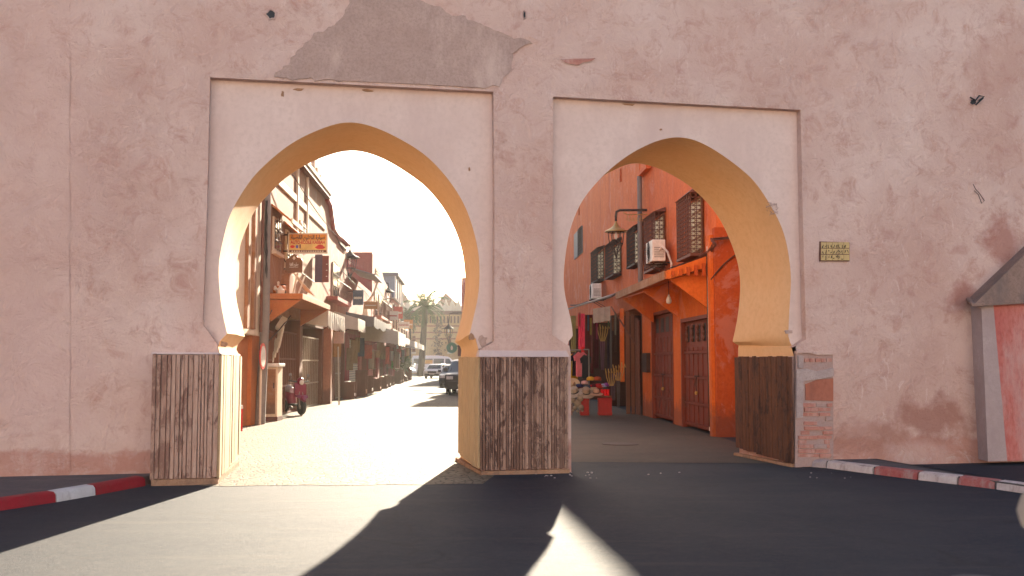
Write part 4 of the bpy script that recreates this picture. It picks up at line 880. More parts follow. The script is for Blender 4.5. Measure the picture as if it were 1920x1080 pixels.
for (x, z, r_) in ((0, 0, .13), (-.12, .08, .09), (.08, .14, .10), (.1, -.12, .09), (-.08, -.14, .07), (-.2, .02, .05), (.17, .2, .05), (.03, .22, .05), (.14, -.22, .05), (-.14, -.22, .045), (.0, -.24, .05)):
    m2.lathe([(.001, -r_), (r_ * .7, -r_ * .7), (r_, 0), (r_ * .7, r_ * .7), (.001, r_)], c + Vector((x, rnd.uniform(-.05, .05), z)), 10)
m2.build('body', m_, t, smooth=True)
for dx in (-.15, -.09): MB().lathe([(.001, -.01), (.012, 0), (.001, .01)], c + Vector((dx, -.1, .1)), 6).build('eye', M['black'], t)
# rose far wing shows in the left arch; hidden block added to shade the street
t = thing('rose_building', (-1.2, 62, 0), 'red building at the right rim of the left arch, its unseen stepped block added to shade the street', 'building')
mb = MB(); mb.box(-1.4, 2.2, 62, 80, 0, 7.6); mb.box(-1.4, 2.2, 62, 66, 7.6, 8.9); mb.box(-1.4, 2.2, 71, 75, 7.6, 9.2); mb.build('wall', M['rose'], t)  # unseen block, top stepped to throw a jagged shadow
mb = MB(); mb.box(at(868, 600, 95).x, 12, 92, 118, 0, at(866, 540, 95).z); mb.build('far_wing', M['rose'], t)
for i in range(6): MB().box(at(868, 600, 95).x - .03, at(868, 600, 95).x + .4, 93 + i * 4, 94.5 + i * 4, at(866, 540, 95).z, at(866, 540, 95).z + .8).build('merlon', M['rose'], t)
for i in range(4): f_ = MB().box(-1.44, -1.403, 63.5 + i * 4, 65 + i * 4, 3.6, 5.2).build('window', M['iron_red'], t); MB().box(-1.47, -1.443, 63.4 + i * 4, 65.1 + i * 4, 3.45, 3.6).build('sill', M['cream'], f_)

# ================================================================== left side of the street
yL = lambda px, py=600, o=0: hL(px, py, o)[0]
def fL(px, py, o): y, z = hL(px, py, o); return LX(o, y, z)
def lbuilding(name, label, ya, yb, wall, profile, openings, zs=3.0, lower=None, depth=7, recess=1.1):
    """profile: [(Y, ztop)...] along the street; openings: [(ya, yb, ztop)] shop bays"""
    t = thing(name, LX(0, ya, 0), label, 'building'); lower = lower or wall
    mb = MB(); n = len(profile); fr = [LX(0, y, z) for y, z in profile]; bk = [LX(-depth, y, z) for y, z in profile]; fb = [LX(0, y, zs) for y, z in profile]; bb = [LX(-depth, y, zs) for y, z in profile]
    for i in range(n - 1):
        mb.add([fb[i], fb[i + 1], fr[i + 1], fr[i]], [(0, 1, 2, 3)]); mb.add([fr[i], fr[i + 1], bk[i + 1], bk[i]], [(0, 1, 2, 3)]); mb.add([bb[i], bb[i + 1], bk[i + 1], bk[i]], [(3, 2, 1, 0)]); mb.add([fb[i], fb[i + 1], bb[i + 1], bb[i]], [(3, 2, 1, 0)])
    for i in (0, n - 1): mb.add([fb[i], fr[i], bk[i], bb[i]], [(0, 1, 2, 3)])
    mb.build('wall', wall, t, merge=True)
    y = ya
    for (oa, ob_, zt) in openings:
        if oa - y > .03: MB().box(-recess, 0, y, oa, 0, zs - .003, LX).build('pier', lower, t)
        if zs - zt > .05: MB().box(-recess, -.004, oa, ob_, zt, zs - .003, LX).build('lintel', lower, t)
        y = ob_
    if yb - y > .03: MB().box(-recess, 0, y, yb, 0, zs - .003, LX).build('pier', lower, t)
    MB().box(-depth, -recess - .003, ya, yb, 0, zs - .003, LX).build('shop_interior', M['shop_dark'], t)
    return t
def bars(parent, ya, yb, z0, z1, o, n, mat, name='gate', rails=2, r_=.022, rows=None):
    m0 = MB()
    for i in range(rails + 1): z = z0 + (z1 - z0) * i / rails; m0.box(o - .015, o + .015, ya, yb, z - .025, z + .025, LX)
    g_ = m0.build(name, mat, parent)
    me = None
    for i in range(n):
        y = ya + (yb - ya) * (i + .5) / n; MB().box(o - r_ * .6, o + r_ * .6, y - r_, y + r_, z0 + .03, z1 - .03, LX).build('bar', mat, g_)
    return g_
def window(parent, ya, yb, z0, z1, o, mat='iron_red', frame='cream', label=None, n=4, X=LX):
    f_ = MB().box(o + .003, o + .06, ya, yb, z0, z1, X).build('window', M[frame], parent, label=label)
    MB().box(o + .061, o + .07, ya + .07, yb - .07, z0 + .07, z1 - .07, X).build('pane', M['glass'], f_)
    m2 = MB()
    for i in range(1, n): y = ya + (yb - ya) * i / n; m2.box(o + .09, o + .11, y - .012, y + .012, z0, z1, X)
    for k in range(1, 3): z = z0 + (z1 - z0) * k / 3; m2.box(o + .088, o + .112, ya, yb, z - .012, z + .012, X)
    m2.build('grille', M[mat], f_); MB().box(o + .003, o + .14, ya - .06, yb + .06, z0 - .09, z0 - .002, X).build('sill', M[frame], f_)
    return f_
# house 1: pale house right behind the gate
Y1a, Y1b = 18.0, yL(499)
zt1 = 9.2
b1 = lbuilding('pale_house', 'whitewashed house with orange door right behind the left jamb of the left arch', Y1a, Y1b, M['cream'], [(Y1a, zt1), (Y1b, zt1)], [(yL(452), yL(473), 2.25)], zs=2.3, lower=M['rust'])
d_ = MB().box(-.2, -.1, yL(452), yL(473), 0, 2.24, LX).build('door', M['rust'], b1); 
for i in range(6): MB().box(-.098, -.08, yL(452) + .15, yL(473) - .15, .15 + i * .34, .42 + i * .34, LX).build('panel', M['rust'], d_, bevel=.01)
MB().box(.003, .12, yL(452) - .2, yL(475), 2.3, 2.42, LX).build('lintel', M['cream'], b1)
for px in (459, 471): MB().box(.003, .09, yL(px) - .12, yL(px) + .12, 2.45, 8.9, LX).build('pilaster', M['tan'], b1)
MB().tube([LX(.09, yL(483), 2.4), LX(.09, yL(483), 8.8)], .04, 8).build('downpipe', M['iron_red'], b1)
# utility pole
yb_ = 27.4; pb, pm, pt = at(487, 795, 26.6), at(497, 600, 26.8), at(501, 340, 27); pt.z = 8.6
t = thing('utility_pole', (pb.x, pb.y, 0), 'tall grey pole rising beside the whitewashed house', 'pole')
MB().tube([Vector((pb.x, 26.6, 0)), pm, at(501, 420, 27), Vector((pt.x, 27, 8.6))], [.14, .12, .09, .08], 10).build('shaft', M['tin'], t, smooth=True)
m2 = MB(); rnd = random.Random(8)
for k in range(5):
    pts = [Vector((pt.x + .1 + .03 * k, 26.88, 1.8 + k * .3))]
    for j in range(8): pts.append(at(499 + rnd.uniform(-1.5, 2.5), 600 - j * 32, 26.8))
    m2.tube(pts, .014, 4)
m2.build('cable', M['black'], t)
# house 2
Y2a, Y2b = Y1b + .01, yL(609, 400)
zt2 = hL(606, 357)[1]; print('house2', Y2a, Y2b, zt2)
op2 = [(yL(505), yL(523), 2.9), (yL(526), yL(563), 2.95), (yL(568), yL(604), 2.9)]
b2_ = lbuilding('tan_house', 'tall tan house with long cornice behind the driving school sign', Y2a, Y2b, M['tan'], [(Y2a, zt2), (Y2b, zt2)], op2, lower=M['dark_wood'])
mb = MB(); mb.box(.003, .22, Y2a, Y2b + .1, zt2 - .25, zt2, LX); mb.build('cornice', M['iron_red'], b2_); MB().box(.222, .26, Y2a, Y2b + .12, zt2 - .1, zt2 + .04, LX).build('cornice_edge', M['cream'], b2_)
ys = yL(566, 320); MB().box(-3.5, -.3, ys, Y2b, zt2 + .003, zt2 + 1.5, LX).build('roof_room', M['rose'], b2_)
for i in range(3): y = yL(590 + 6 * i, 330); MB().box(-.25, .0, y, y + .12, zt2, zt2 + .7 - .1 * i, LX).build('parapet_post', M['cream'], b2_)
MB().box(-.25, .0, yL(577, 320), yL(583, 320), zt2 + .002, zt2 + .45, LX).build('white_panel', M['white'], b2_)
zb_ = hL(604, 422)[1]; MB().box(.003, .05, Y2a, Y2b, zb_ - .11, zb_ + .11, LX).build('string_course', M['cream'], b2_)
for px in (555, 574): y = yL(px, 420); MB().box(.003, .07, y - .09, y + .09, 5.4, zt2 - .26, LX).build('pilaster', M['cream'], b2_)
for (pa, pb_, top, bot) in ((510, 524, 405, 470), (534, 548, 430, 500), (560, 571, 412, 440)): window(b2_, yL(pa, 450), yL(pb_, 450), hL(pa, bot)[1], hL(pa, top)[1], 0)
def slope_hood(parent, px0, px1, z, o, drop, mat, name='hood', edge=None):
    ya, yb = yL(px0, 450), yL(px1, 450)
    MB().prism([LX(0.003, ya, z), LX(o, ya, z - drop), LX(o, yb, z - drop), LX(.003, yb, z)], [LX(.003, ya, z + .07), LX(o, ya, z - drop + .07), LX(o, yb, z - drop + .07), LX(.003, yb, z + .07)]).build(name, mat, parent)
    if edge: MB().box(o + .002, o + .05, ya, yb, z - drop - .03, z - drop + .1, LX).build('hood_edge', edge, parent)
slope_hood(b2_, 508, 530, hL(508, 385)[1], .55, .45, M['rust'], edge=M['cream']); slope_hood(b2_, 532, 556, hL(532, 405)[1] - .2, .55, .45, M['rust'], edge=M['cream'])
# roller gates & doors
for i, (oa, ob_, z) in enumerate(op2):
    g_ = bars(b2_, oa + .05, ob_ - .05, .05, z - .4, -.12, 6 if i == 0 else 11, M['dark_wood'] if i != 2 else M['gate_metal'], rails=3, r_=.03)
# orange balcony slab with clutter
ya, yb = yL(503, 570), yL(566, 570); z = hL(520, 556)[1]; print('balcony z', z)
t = thing('balcony', LX(0, ya, z), 'orange painted balcony slab crowded with odds and ends above the first shop', 'balcony')
MB().box(.003, .95, ya, yb, z - .16, z, LX).build('slab', M['rust'], t, bevel=.01)
MB().prism([LX(.004, ya + .1, z - .17), LX(.9, ya + .1, z - .17), LX(.004, ya + .1, z - .8)], [LX(.004, ya + .25, z - .17), LX(.9, ya + .25, z - .17), LX(.004, ya + .25, z - .8)]).build('bracket', M['rust'], t)
MB().prism([LX(.004, yb - .3, z - .17), LX(.9, yb - .3, z - .17), LX(.004, yb - .3, z - .7)], [LX(.004, yb - .15, z - .17), LX(.9, yb - .15, z - .17), LX(.004, yb - .15, z - .7)]).build('bracket', M['rust'], t)
t = thing('water_tank', at(537, 550, 30.5), 'tan box tank with dark opening standing on the orange balcony', 'tank')
c = at(535, 553, 30.2); MB().box(c.x - .2, c.x + .16, 30.0, 30.5, z + .01, z + .72).build('casing', M['tan'], t, bevel=.03); MB().box(c.x - .1, c.x + .06, 29.985, 29.998, z + .05, z + .4).build('opening', M['black'], t)
rnd = random.Random(12)
for i in range(9):
    c = at(508 + i * 2.6 + rnd.uniform(-1, 1), 545 + rnd.uniform(-14, 8), 29.0 + rnd.uniform(-.3, .6)); 
    m2 = MB(); m2.box(-.11, .11, -.09, .09, -.07, .07).xf(Matrix.Translation(c) @ Matrix.Rotation(rnd.uniform(0, 3), 4, 'Z') @ Matrix.Rotation(rnd.uniform(-.5, .5), 4, 'X'))
    tag(m2.build('bundle', M['canvas'] if i % 2 else M['rust'], bevel=.025), ['pale', 'orange brown'][1 - i % 2] + ' bundle, ' + ['first', 'second', 'third', 'fourth', 'fifth', 'sixth', 'seventh', 'eighth', 'ninth'][i] + ' from the pole in the heap on the orange balcony', 'bundle', 'bundles heaped on the orange balcony')
t = thing('satellite_dish', at(556, 535, 32.5), 'tilted white board and struts propped on the balcony edge', 'panel')
c = at(575, 540, 32.3); m2 = MB(); m2.box(-.06, .06, -.5, .5, -.02, .02); m2 = MB().prism([at(549, 511, 31.5), at(559, 520, 31.5), at(590, 556, 33.2), at(572, 545, 33.2)], [p + Vector((0, 0, .03)) for p in (at(549, 511, 31.5), at(559, 520, 31.5), at(590, 556, 33.2), at(572, 545, 33.2))]); m2.build('board', M['white'], t)
t.name = 'tilted_board'; MB().tube([at(549, 553, 31.5), at(558, 512, 31.5)], .03, 6).build('strut', M['white'], t); MB().tube([at(559, 553, 31.8), at(573, 514, 32)], .025, 6).build('strut', M['white'], t); MB().tube([at(541, 511, 31), at(562, 509, 31.4), at(590, 530, 33)], .02, 6).build('strut', M['tin'], t)
# --- driving school sign
ysg = 30.2; a_, b3 = at(541, 474, ysg), at(613.5, 438, ysg)
sg = thing('shop_sign', a_, 'orange and yellow driving school sign with red French and dark Arabic letters', 'sign', 'signs on the tan house')
yel, org_ = plain((.80, .56, .17), .5), plain((.74, .30, .03), .5)
MB().box(a_.x, b3.x, ysg, ysg + .1, a_.z, b3.z).build('board', yel, sg, bevel=.01)
W, H = b3.x - a_.x, b3.z - a_.z; cx = (a_.x + b3.x) / 2; yf_ = ysg - .004
for (x0, x1, z0, z1, m_) in ((a_.x - .01, b3.x + .01, b3.z - .02, b3.z + .015, M['canvas']), (a_.x - .01, b3.x + .01, a_.z - .015, a_.z + .01, M['canvas']), (a_.x - .02, a_.x + .015, a_.z, b3.z, M['canvas']), (b3.x - .015, b3.x + .02, a_.z, b3.z, M['canvas'])): MB().box(x0, x1, ysg - .02, ysg + .12, z0, z1).build('frame', m_, sg)
MB().box(a_.x + .02, b3.x - .02, ysg - .003, ysg - .001, a_.z + .02, a_.z + H * .14).build('strip', M['iron_red'], sg)
MB().box(a_.x + .02, b3.x - .02, ysg - .003, ysg - .001, b3.z - H * .34, b3.z - .02).build('strip', org_, sg)
text(arabic('سيارة التعليم القصبة'), H * .30, (cx, yf_, b3.z - H * .19), M['black'], sg, w_=W * .88)
text('AUTO-ECOLE KASBAH', H * .24, (cx, yf_, b3.z - H * .46), plain((.55, .008, .006), .5), sg, w_=W * .9)
m2 = MB()
for i in range(14): m2.box(a_.x + W * (.08 + i * .061), a_.x + W * (.115 + i * .061), yf_ - .003, yf_, a_.z + H * .05, a_.z + H * .11)
tag(m2.build('small_print', M['canvas'], sg), kind='stuff')
rd = plain((.72, .05, .03), .5)
def disc(x, z, rx, rz, m_, name, y=yf_): MB().lathe([(1, 0), (1, .002)], (0, 0, 0), 14, 'y').xf(Matrix.Translation((x, y, z)) @ Matrix.Diagonal((rx, 1, rz, 1))).build(name, m_, sg)
disc(b3.x - W * .18, a_.z + H * .28, W * .13, H * .09, rd, 'car_picture'); disc(b3.x - W * .18, a_.z + H * .36, W * .08, H * .07, rd, 'car_picture')
disc(a_.x + W * .10, a_.z + H * .32, W * .06, H * .08, rd, 'picture'); disc(a_.x + W * .22, a_.z + H * .32, W * .035, H * .09, plain((.12, .12, .5), .5), 'picture'); disc(a_.x + W * .3, a_.z + H * .33, W * .02, H * .12, M['iron_red'], 'picture')
for z_ in (a_.z + H * .1, b3.z - H * .05): MB().tube([LX(0, ysg + .05, z_), (a_.x, ysg + .05, z_)], .03, 6).build('bracket', M['iron'], sg)
# --- brown shield sign
ys2 = 30.4; a_, b3 = at(535, 511, ys2), at(567.5, 476, ys2); W, H = b3.x - a_.x, b3.z - a_.z; cx = (a_.x + b3.x) / 2
sg = thing('shop_sign', a_, 'brown arch topped board with white emblem and Arabic below the driving school sign', 'sign', 'signs on the tan house')
pr = [(0, 0), (1, 0), (1, .62), (.93, .74), (.72, .82), (.62, .95), (.5, 1), (.38, .95), (.28, .82), (.07, .74), (0, .62)]
br = plain((.22, .115, .065), .6); MB().prism([Vector((a_.x + x * W, ys2, a_.z + z_ * H)) for x, z_ in pr], [Vector((a_.x + x * W, ys2 + .05, a_.z + z_ * H)) for x, z_ in pr]).build('board', br, sg)
text(arabic('سليم الفنا'), H * .22, (cx, ys2 - .004, a_.z + H * .44), M['white'], sg, w_=W * .5)
m2 = MB(); 
for i in range(9): m2.box(cx - W * .26 + i * W * .06, cx - W * .23 + i * W * .06, ys2 - .004, ys2 - .001, a_.z + H * .27, a_.z + H * .31)
m2.build('small_print', M['white'], sg)
m2 = MB(); m2.prism([Vector((cx + x * W, ys2 - .004, a_.z + z_ * H)) for x, z_ in ((-.11, .74), (0, .90), (.11, .74), (.05, .76), (.035, .68), (-.035, .68), (-.05, .76))], [Vector((cx + x * W, ys2 - .001, a_.z + z_ * H)) for x, z_ in ((-.11, .74), (0, .90), (.11, .74), (.05, .76), (.035, .68), (-.035, .68), (-.05, .76))]); m2.build('emblem', M['white'], sg)
MB().tube([LX(0, ys2 + .02, a_.z + H * .75), (a_.x, ys2 + .02, a_.z + H * .55)], .018, 5).build('bracket', M['iron'], sg); MB().tube([LX(0, ys2 + .02, a_.z + H * .2), (a_.x, ys2 + .02, a_.z + H * .2)], .018, 5).build('bracket', M['iron'], sg)
# --- dark hanging board
ys3 = 36.5; a_, b3 = at(590, 529, ys3), at(617, 477, ys3)
sg = thing('shop_sign', a_, 'tall dark purple and brown board hanging right of the brown sign', 'sign', 'signs on the tan house')
MB().box(a_.x, a_.x + .27, ys3, ys3 + .08, a_.z, b3.z).build('board', plain((.10, .05, .085), .6), sg); MB().box(a_.x + .272, b3.x, ys3 - .02, ys3 + .06, a_.z, b3.z - .05).build('side_board', plain((.20, .045, .035), .6), sg)
for k in range(3): MB().box(b3.x - .1, b3.x - .05, ys3 - .024, ys3 - .021, a_.z + .2 + k * .22, a_.z + .22 + k * .22).build('mark', M['canvas'], sg)
MB().tube([LX(0, ys3 + .04, b3.z - .1), (a_.x, ys3 + .04, b3.z - .1)], .02, 5).build('bracket', M['iron'], sg)
# awnings
def awning(px0, px1, zt, out, drop, val, mat, label, group='canvas awnings over the left shops', scallop=10, o0=0.01, marks=None, name='awning'):
    ya, yb = yL(px0), yL(px1); t = thing(name, LX(o0, ya, zt), label, 'awning', group); nx, ny = 24, 5; vs = []
    for j in range(ny + 1):
        for i in range(nx + 1):
            u, v = i / nx, j / ny; vs.append(LX(o0 + out * v, ya + (yb - ya) * u, zt - drop * v - .05 * math.sin(math.pi * v) - .015 * math.sin(u * 40) * v))
    f_ = [(j * (nx + 1) + i, j * (nx + 1) + i + 1, (j + 1) * (nx + 1) + i + 1, (j + 1) * (nx + 1) + i) for j in range(ny) for i in range(nx)]
    n_ = len(vs); MB().add(vs + [p - Vector((0, 0, .012)) for p in vs], f_ + [tuple(n_ + k for k in q_) for q_ in f_]).build('canopy_cloth', mat, t, smooth=True)
    vs = []; n2 = scallop * 4
    for i in range(n2 + 1):
        u = i / n2; y = ya + (yb - ya) * u; w_ = .012 * math.sin(u * 55); vs += [LX(o0 + out + .01 + w_, y, zt - drop), LX(o0 + out + .01 + w_ * 3, y, zt - drop - val * (.78 + .22 * abs(math.sin(u * scallop * math.pi))))]
    f_ = [(2 * i, 2 * i + 2, 2 * i + 3, 2 * i + 1) for i in range(n2)]; n_ = len(vs); MB().add(vs + [p + Vector((.008, 0, 0)) for p in vs], f_ + [tuple(n_ + k for k in q_) for q_ in f_]).build('valance', mat, t, smooth=True)
    for y in (ya + .1, yb - .1): MB().tube([LX(0, y, zt - drop - .5), LX(o0 + out, y, zt - drop)], .018, 5).build('arm', M['iron'], t)
    # the near end curtain
    MB().prism([LX(o0, ya - .01, zt), LX(o0 + out, ya - .01, zt - drop), LX(o0 + out, ya - .01, zt - drop - val * .9), LX(o0, ya - .01, zt - drop * .4 - val)], [LX(o0, ya - .02, zt), LX(o0 + out, ya - .02, zt - drop), LX(o0 + out, ya - .02, zt - drop - val * .9), LX(o0, ya - .02, zt - drop * .4 - val)]).build('end_cloth', mat, t)
    if marks:
        for k, (u0, u1, v0, v1) in enumerate(marks):
            MB().box(o0 + out + .03, o0 + out + .034, ya + (yb - ya) * u0, ya + (yb - ya) * u1, zt - drop - val * v1, zt - drop - val * v0, LX).build('print', M['tin'], t)
    return t
mk = [(.2 + .16 * k, .23 + .16 * k, .15, .6) for k in range(5)] + [(.23 + .16 * k, .29 + .16 * k, .15 if k % 2 else .5, .22 if k % 2 else .57) for k in range(5)]
awning(566, 604, hL(566, 556)[1] - .12, .85, .35, .62, M['canvas'], 'pale cream awning with grey printed letters on its valance', marks=mk)
# long diagonal leaning post of light wood (braces)
t = thing('leaning_boards', at(529, 612, 29.5), 'pale slatted boards slanting down under the orange balcony', 'boards')
for i in range(6):
    x = 520 - i * 4; MB().tube([at(x + 12, 612 + i * 2, 29.6 + .1 * i), at(x + 3, 652 + i * 9, 29.4)], .035, 4).build('slat', M['canvas'], t)
MB().tube([at(534, 597, 29.6), at(521, 617, 29.4)], .12, 4).build('board', M['canvas'], t)
cable([at(503, 640, 28), at(525, 617, 29), at(545, 592, 30)], .02, 'dark rope slanting under the orange balcony')
# house 3
Y3a, Y3b = Y2b + .01, yL(650, 500)
prof = [(yL(x, y), hL(x, y)[1]) for x, y in ((611, 378), (616, 388), (619, 410), (622, 432), (630, 445), (640, 452), (649.5, 462))]
prof = [(Y3a, hL(610, 376)[1])] + [p for p in prof if p[0] > Y3a + .02]
b3_ = lbuilding('pink_house', 'pale pink house whose parapet curves down like a scroll', Y3a, prof[-1][0], M['pink'], prof, [(yL(613), yL(626), 2.9), (yL(630), yL(646), 2.9)], lower=M['dark_wood'])
Y3b = prof[-1][0]
mb = MB(); pts = [LX(.06, y, z + .06) for y, z in prof]; mb.tube(pts, .1, 6); mb.build('parapet_moulding', M['rose'], b3_)
slope_hood(b3_, 634, 648, hL(634, 430)[1] - .6, .1, .02, M['tin'])
window(b3_, yL(622, 520), yL(634, 520), hL(628, 560)[1], hL(628, 495)[1], 0, label='arched window with iron scrolls')
m2 = MB(); ya, yb = yL(612, 560), yL(640, 560); zr = hL(612, 548)[1]
MB().box(.003, .45, ya, yb, zr - .3, zr - .15, LX).build('balcony_slab', M['rose'], b3_)
for i in range(14): y = ya + (yb - ya) * i / 13; m2.tube([LX(.43, y, zr - .15), LX(.46, y, zr + .1), LX(.43, y, zr + .5)], .014, 4)
m2.tube([LX(.43, ya, zr + .5), LX(.43, yb, zr + .5)], .02, 5); m2.build('balcony_rail', M['iron_red'], b3_)
for (oa, ob_) in ((yL(613), yL(626)), (yL(630), yL(646))): bars(b3_, oa + .05, ob_ - .05, .05, 2.2, -.15, 9, M['gate_metal'] if oa < 45 else M['dark_wood'], rails=2)
MB().box(.003, .3, yL(607), yL(610), 0, 3.0, LX).build('buttress', M['pink'], b3_)
awning(626, 642, hL(630, 585)[1], 1.0, .3, .55, M['canvas'], 'bleached torn awning behind the cream one', scallop=5)
# big wall lantern at 655,490
p = at(656, 484, 47.5); lantern(p, 1.35, 'large iron wall lantern against the red wall in the left arch', brass='iron', bracket=[LX(0, 47.5, p.z + .7), (p.x, 47.5, p.z + .6), (p.x, 47.5, p.z + .4)])
# pink sign
a_, b3 = at(625, 644, 38.5), at(645, 622, 38.5); sg = thing('pink_sign', a_, 'small pinkish white notice board standing out over the pavement', 'sign')
MB().box(a_.x, b3.x, 38.5, 38.55, a_.z, b3.z).build('board', plain((.75, .50, .42), .6), sg); MB().tube([at(634, 650, 38.52), Vector((at(636, 740, 38.6).x, 38.6, 0))], .03, 6).build('post', M['canvas'], sg); MB().box(a_.x + .12, a_.x + .24, 38.5, 38.55, b3.z + .003, b3.z + .14).build('finial', M['rose'], sg)
# house 4 low red with lean-to roof, house 5 tall with red flank
Y4a, Y4b = Y3b + .01, yL(697)
z4 = hL(655, 512)[1]; b4 = lbuilding('red_low_house', 'low red house with plank lean-to roof between the pink and the tall house', Y4a, Y4b, M['pink2'], [(Y4a, z4), (Y4b, z4 - .1)], [(yL(656), yL(675), 2.8), (yL(679), yL(692), 2.7)], lower=M['rose'])
slope_hood(b4, 657, 676, z4 + .25, 1.2, .35, M['tin'], 'lean_to_roof')
m2 = MB(); y = yL(674); o = .5
for k in range(4): m2.tube([LX(.1 + .1 * k, y + .3 * k, 3.3), LX(.25, y + .3 * k, 4.6), LX(.7, y + .1, 5.2), LX(.95, y, 5.9), LX(.7, y, 6.1)], .05, 6)
m2.build('vine_stems', M['canvas'], b4)
g_ = MB().box(-.2, -.12, yL(656) + .05, yL(675) - .05, .05, 2.75, LX).build('shutter', M['tin'], b4)
for k in range(22): MB().box(-.118, -.09, yL(656) + .08, yL(675) - .08, .1 + k * .12, .19 + k * .12, LX).build('slat', M['canvas'], g_)
bars(b4, yL(679), yL(692), .05, 2.2, -.12, 7, M['dark_wood'])
awning(648, 690, 3.95, 1.3, .25, .5, M['tin'], 'dark grey awning with hanging tassels over the shutter', scallop=12)
awning(676, 698, 3.75, 2.0, .5, .75, M['canvas'], 'large drooping pale canvas under the red flank wall', scallop=3)
Y5a = Y4b + .01; prof = [(yL(x, y), hL(x, y)[1]) for x, y in ((698, 474), (703, 480), (712, 492), (716, 508), (720, 525), (728, 540), (734, 552))]
prof[0] = (Y5a, prof[0][1]); b5 = lbuilding('tall_red_house', 'tall house with plain rose red flank wall and curved parapet', Y5a, prof[-1][0], M['pink'], prof, [(yL(700), yL(709), 2.8), (yL(712), yL(722), 2.8), (yL(725), yL(732), 2.8)], lower=M['rose'])
MB().box(-8, .02, Y5a - .16, Y5a - .003, 0, prof[0][1] + .05, LX).build('flank_wall', M['rose'], b5)
MB().box(-1.2, .3, Y5a - 1.2, Y5a - .17, hL(686, 566)[1] - .9, hL(686, 566)[1] - .7, LX).build('small_canopy', M['iron_red'], b5)
window(b5, yL(704, 500), yL(709, 500), hL(706, 520)[1], hL(706, 505)[1], 0)
m2 = MB(); ya, yb = yL(700, 590), yL(722, 590); zr = hL(700, 585)[1]; MB().box(.003, .5, ya, yb, zr - .35, zr - .2, LX).build('balcony_slab', M['pink2'], b5)
for i in range(16): y = ya + (yb - ya) * i / 15; m2.tube([LX(.48, y, zr - .2), LX(.48, y, zr + .75)], .02, 4)
m2.tube([LX(.48, ya, zr + .75), LX(.48, yb, zr + .75)], .03, 5); m2.build('balcony_rail', M['iron_red'], b5)
for a_, c_ in ((701, 706), (709, 715), (718, 722)): window(b5, yL(a_, 600), yL(c_, 600), 4.3, 6.0, 0)
for a_, c_ in ((700, 709), (712, 722), (725, 732)): bars(b5, yL(a_) + .1, yL(c_) - .1, .05, 2.4, -.12, 8, M['dark_wood'])
p = at(728, 548, 72); lantern(p, 1.3, 'smaller wall lantern on the tall red house', brass='iron', bracket=[LX(0, 72, p.z + .7), (p.x, 72, p.z + .6), (p.x, 72, p.z + .4)])
for k in range(3):
    px = 700 + k * 14; awning(px, px + 12, 4.0 - .1 * k, 1.2, .35, .5, M['canvas'] if k % 2 == 0 else M['tin'], ['bleached awning at the start of the tall red house', 'grey awning in the middle of the tall red house', 'bleached awning at the far end of the tall red house'][k], scallop=4)
# houses 6, 7
Y6a = prof[-1][0] + .01; Y6b = yL(750); z6 = hL(737, 560)[1]
b6 = lbuilding('grey_topped_house', 'far house with grey glazed roof terrace at the end of the left row', Y6a, Y6b, M['pink2'], [(Y6a, z6), (Y6b, z6)], [(yL(737), yL(741), 2.8), (yL(744), yL(748), 2.8)], lower=M['rose'])
zt6 = hL(738, 514)[1]; mb = MB(); mb.box(-4, .2, Y6a + .5, Y6b - 1, z6 + .003, zt6 - .3, LX); mb.build('terrace_room', plain((.25, .25, .28), .3), b6); MB().box(-4.3, .5, Y6a + .3, Y6b - .7, zt6 - .29, zt6, LX).build('terrace_roof', M['tin'], b6)
for i in range(4): y = Y6a + .6 + i * (Y6b - Y6a - 2) / 3; MB().box(.203, .3, y - .1, y + .1, z6, zt6 - .3, LX).build('post', M['white'], b6)
for i in range(3): window(b6, Y6a + 1 + i * 3.2, Y6a + 2.6 + i * 3.2, 4.2, 6.2, 0)
Y7a = Y6b + .01; Y7b = yL(766); z7 = 5.2
b7 = lbuilding('pink_end_house', 'last low pink house before the square at the street end', Y7a, Y7b, M['pink'], [(Y7a, z7), (Y7b, z7)], [(yL(752), yL(757), 2.8), (yL(759), yL(763), 2.8)], lower=M['rose'])
for i in range(3): window(b7, Y7a + 1 + i * 4, Y7a + 2.8 + i * 4, 3.3, 4.7, 0)
for k, (pa, pb_) in enumerate(((740, 747), (750, 757), (759, 765))): awning(pa, pb_, 3.7, 1.6, .4, .5, M['canvas'] if k != 1 else M['tin'], ['pale awning on the grey topped house', 'grey awning on the last pink house', 'last pale awning before the square'][k], scallop=4)
for (px, py, Y, lab) in ((712, 611, 64, 'white hanging sign over the first shops of the tall red house'), (749, 642, 84, 'white hanging sign on the far grey topped house')):
    a_ = at(px - 6, py + 12, Y); b3 = at(px + 5, py - 12, Y); sg = thing('hanging_sign', a_, lab, 'sign', 'white hanging signs'); MB().box(a_.x, b3.x, Y, Y + .06, a_.z, b3.z).build('board', M['white'], sg); MB().tube([LX(0, Y, b3.z - .1), (a_.x, Y, b3.z - .1)], .02, 5).build('bracket', M['iron'], sg)
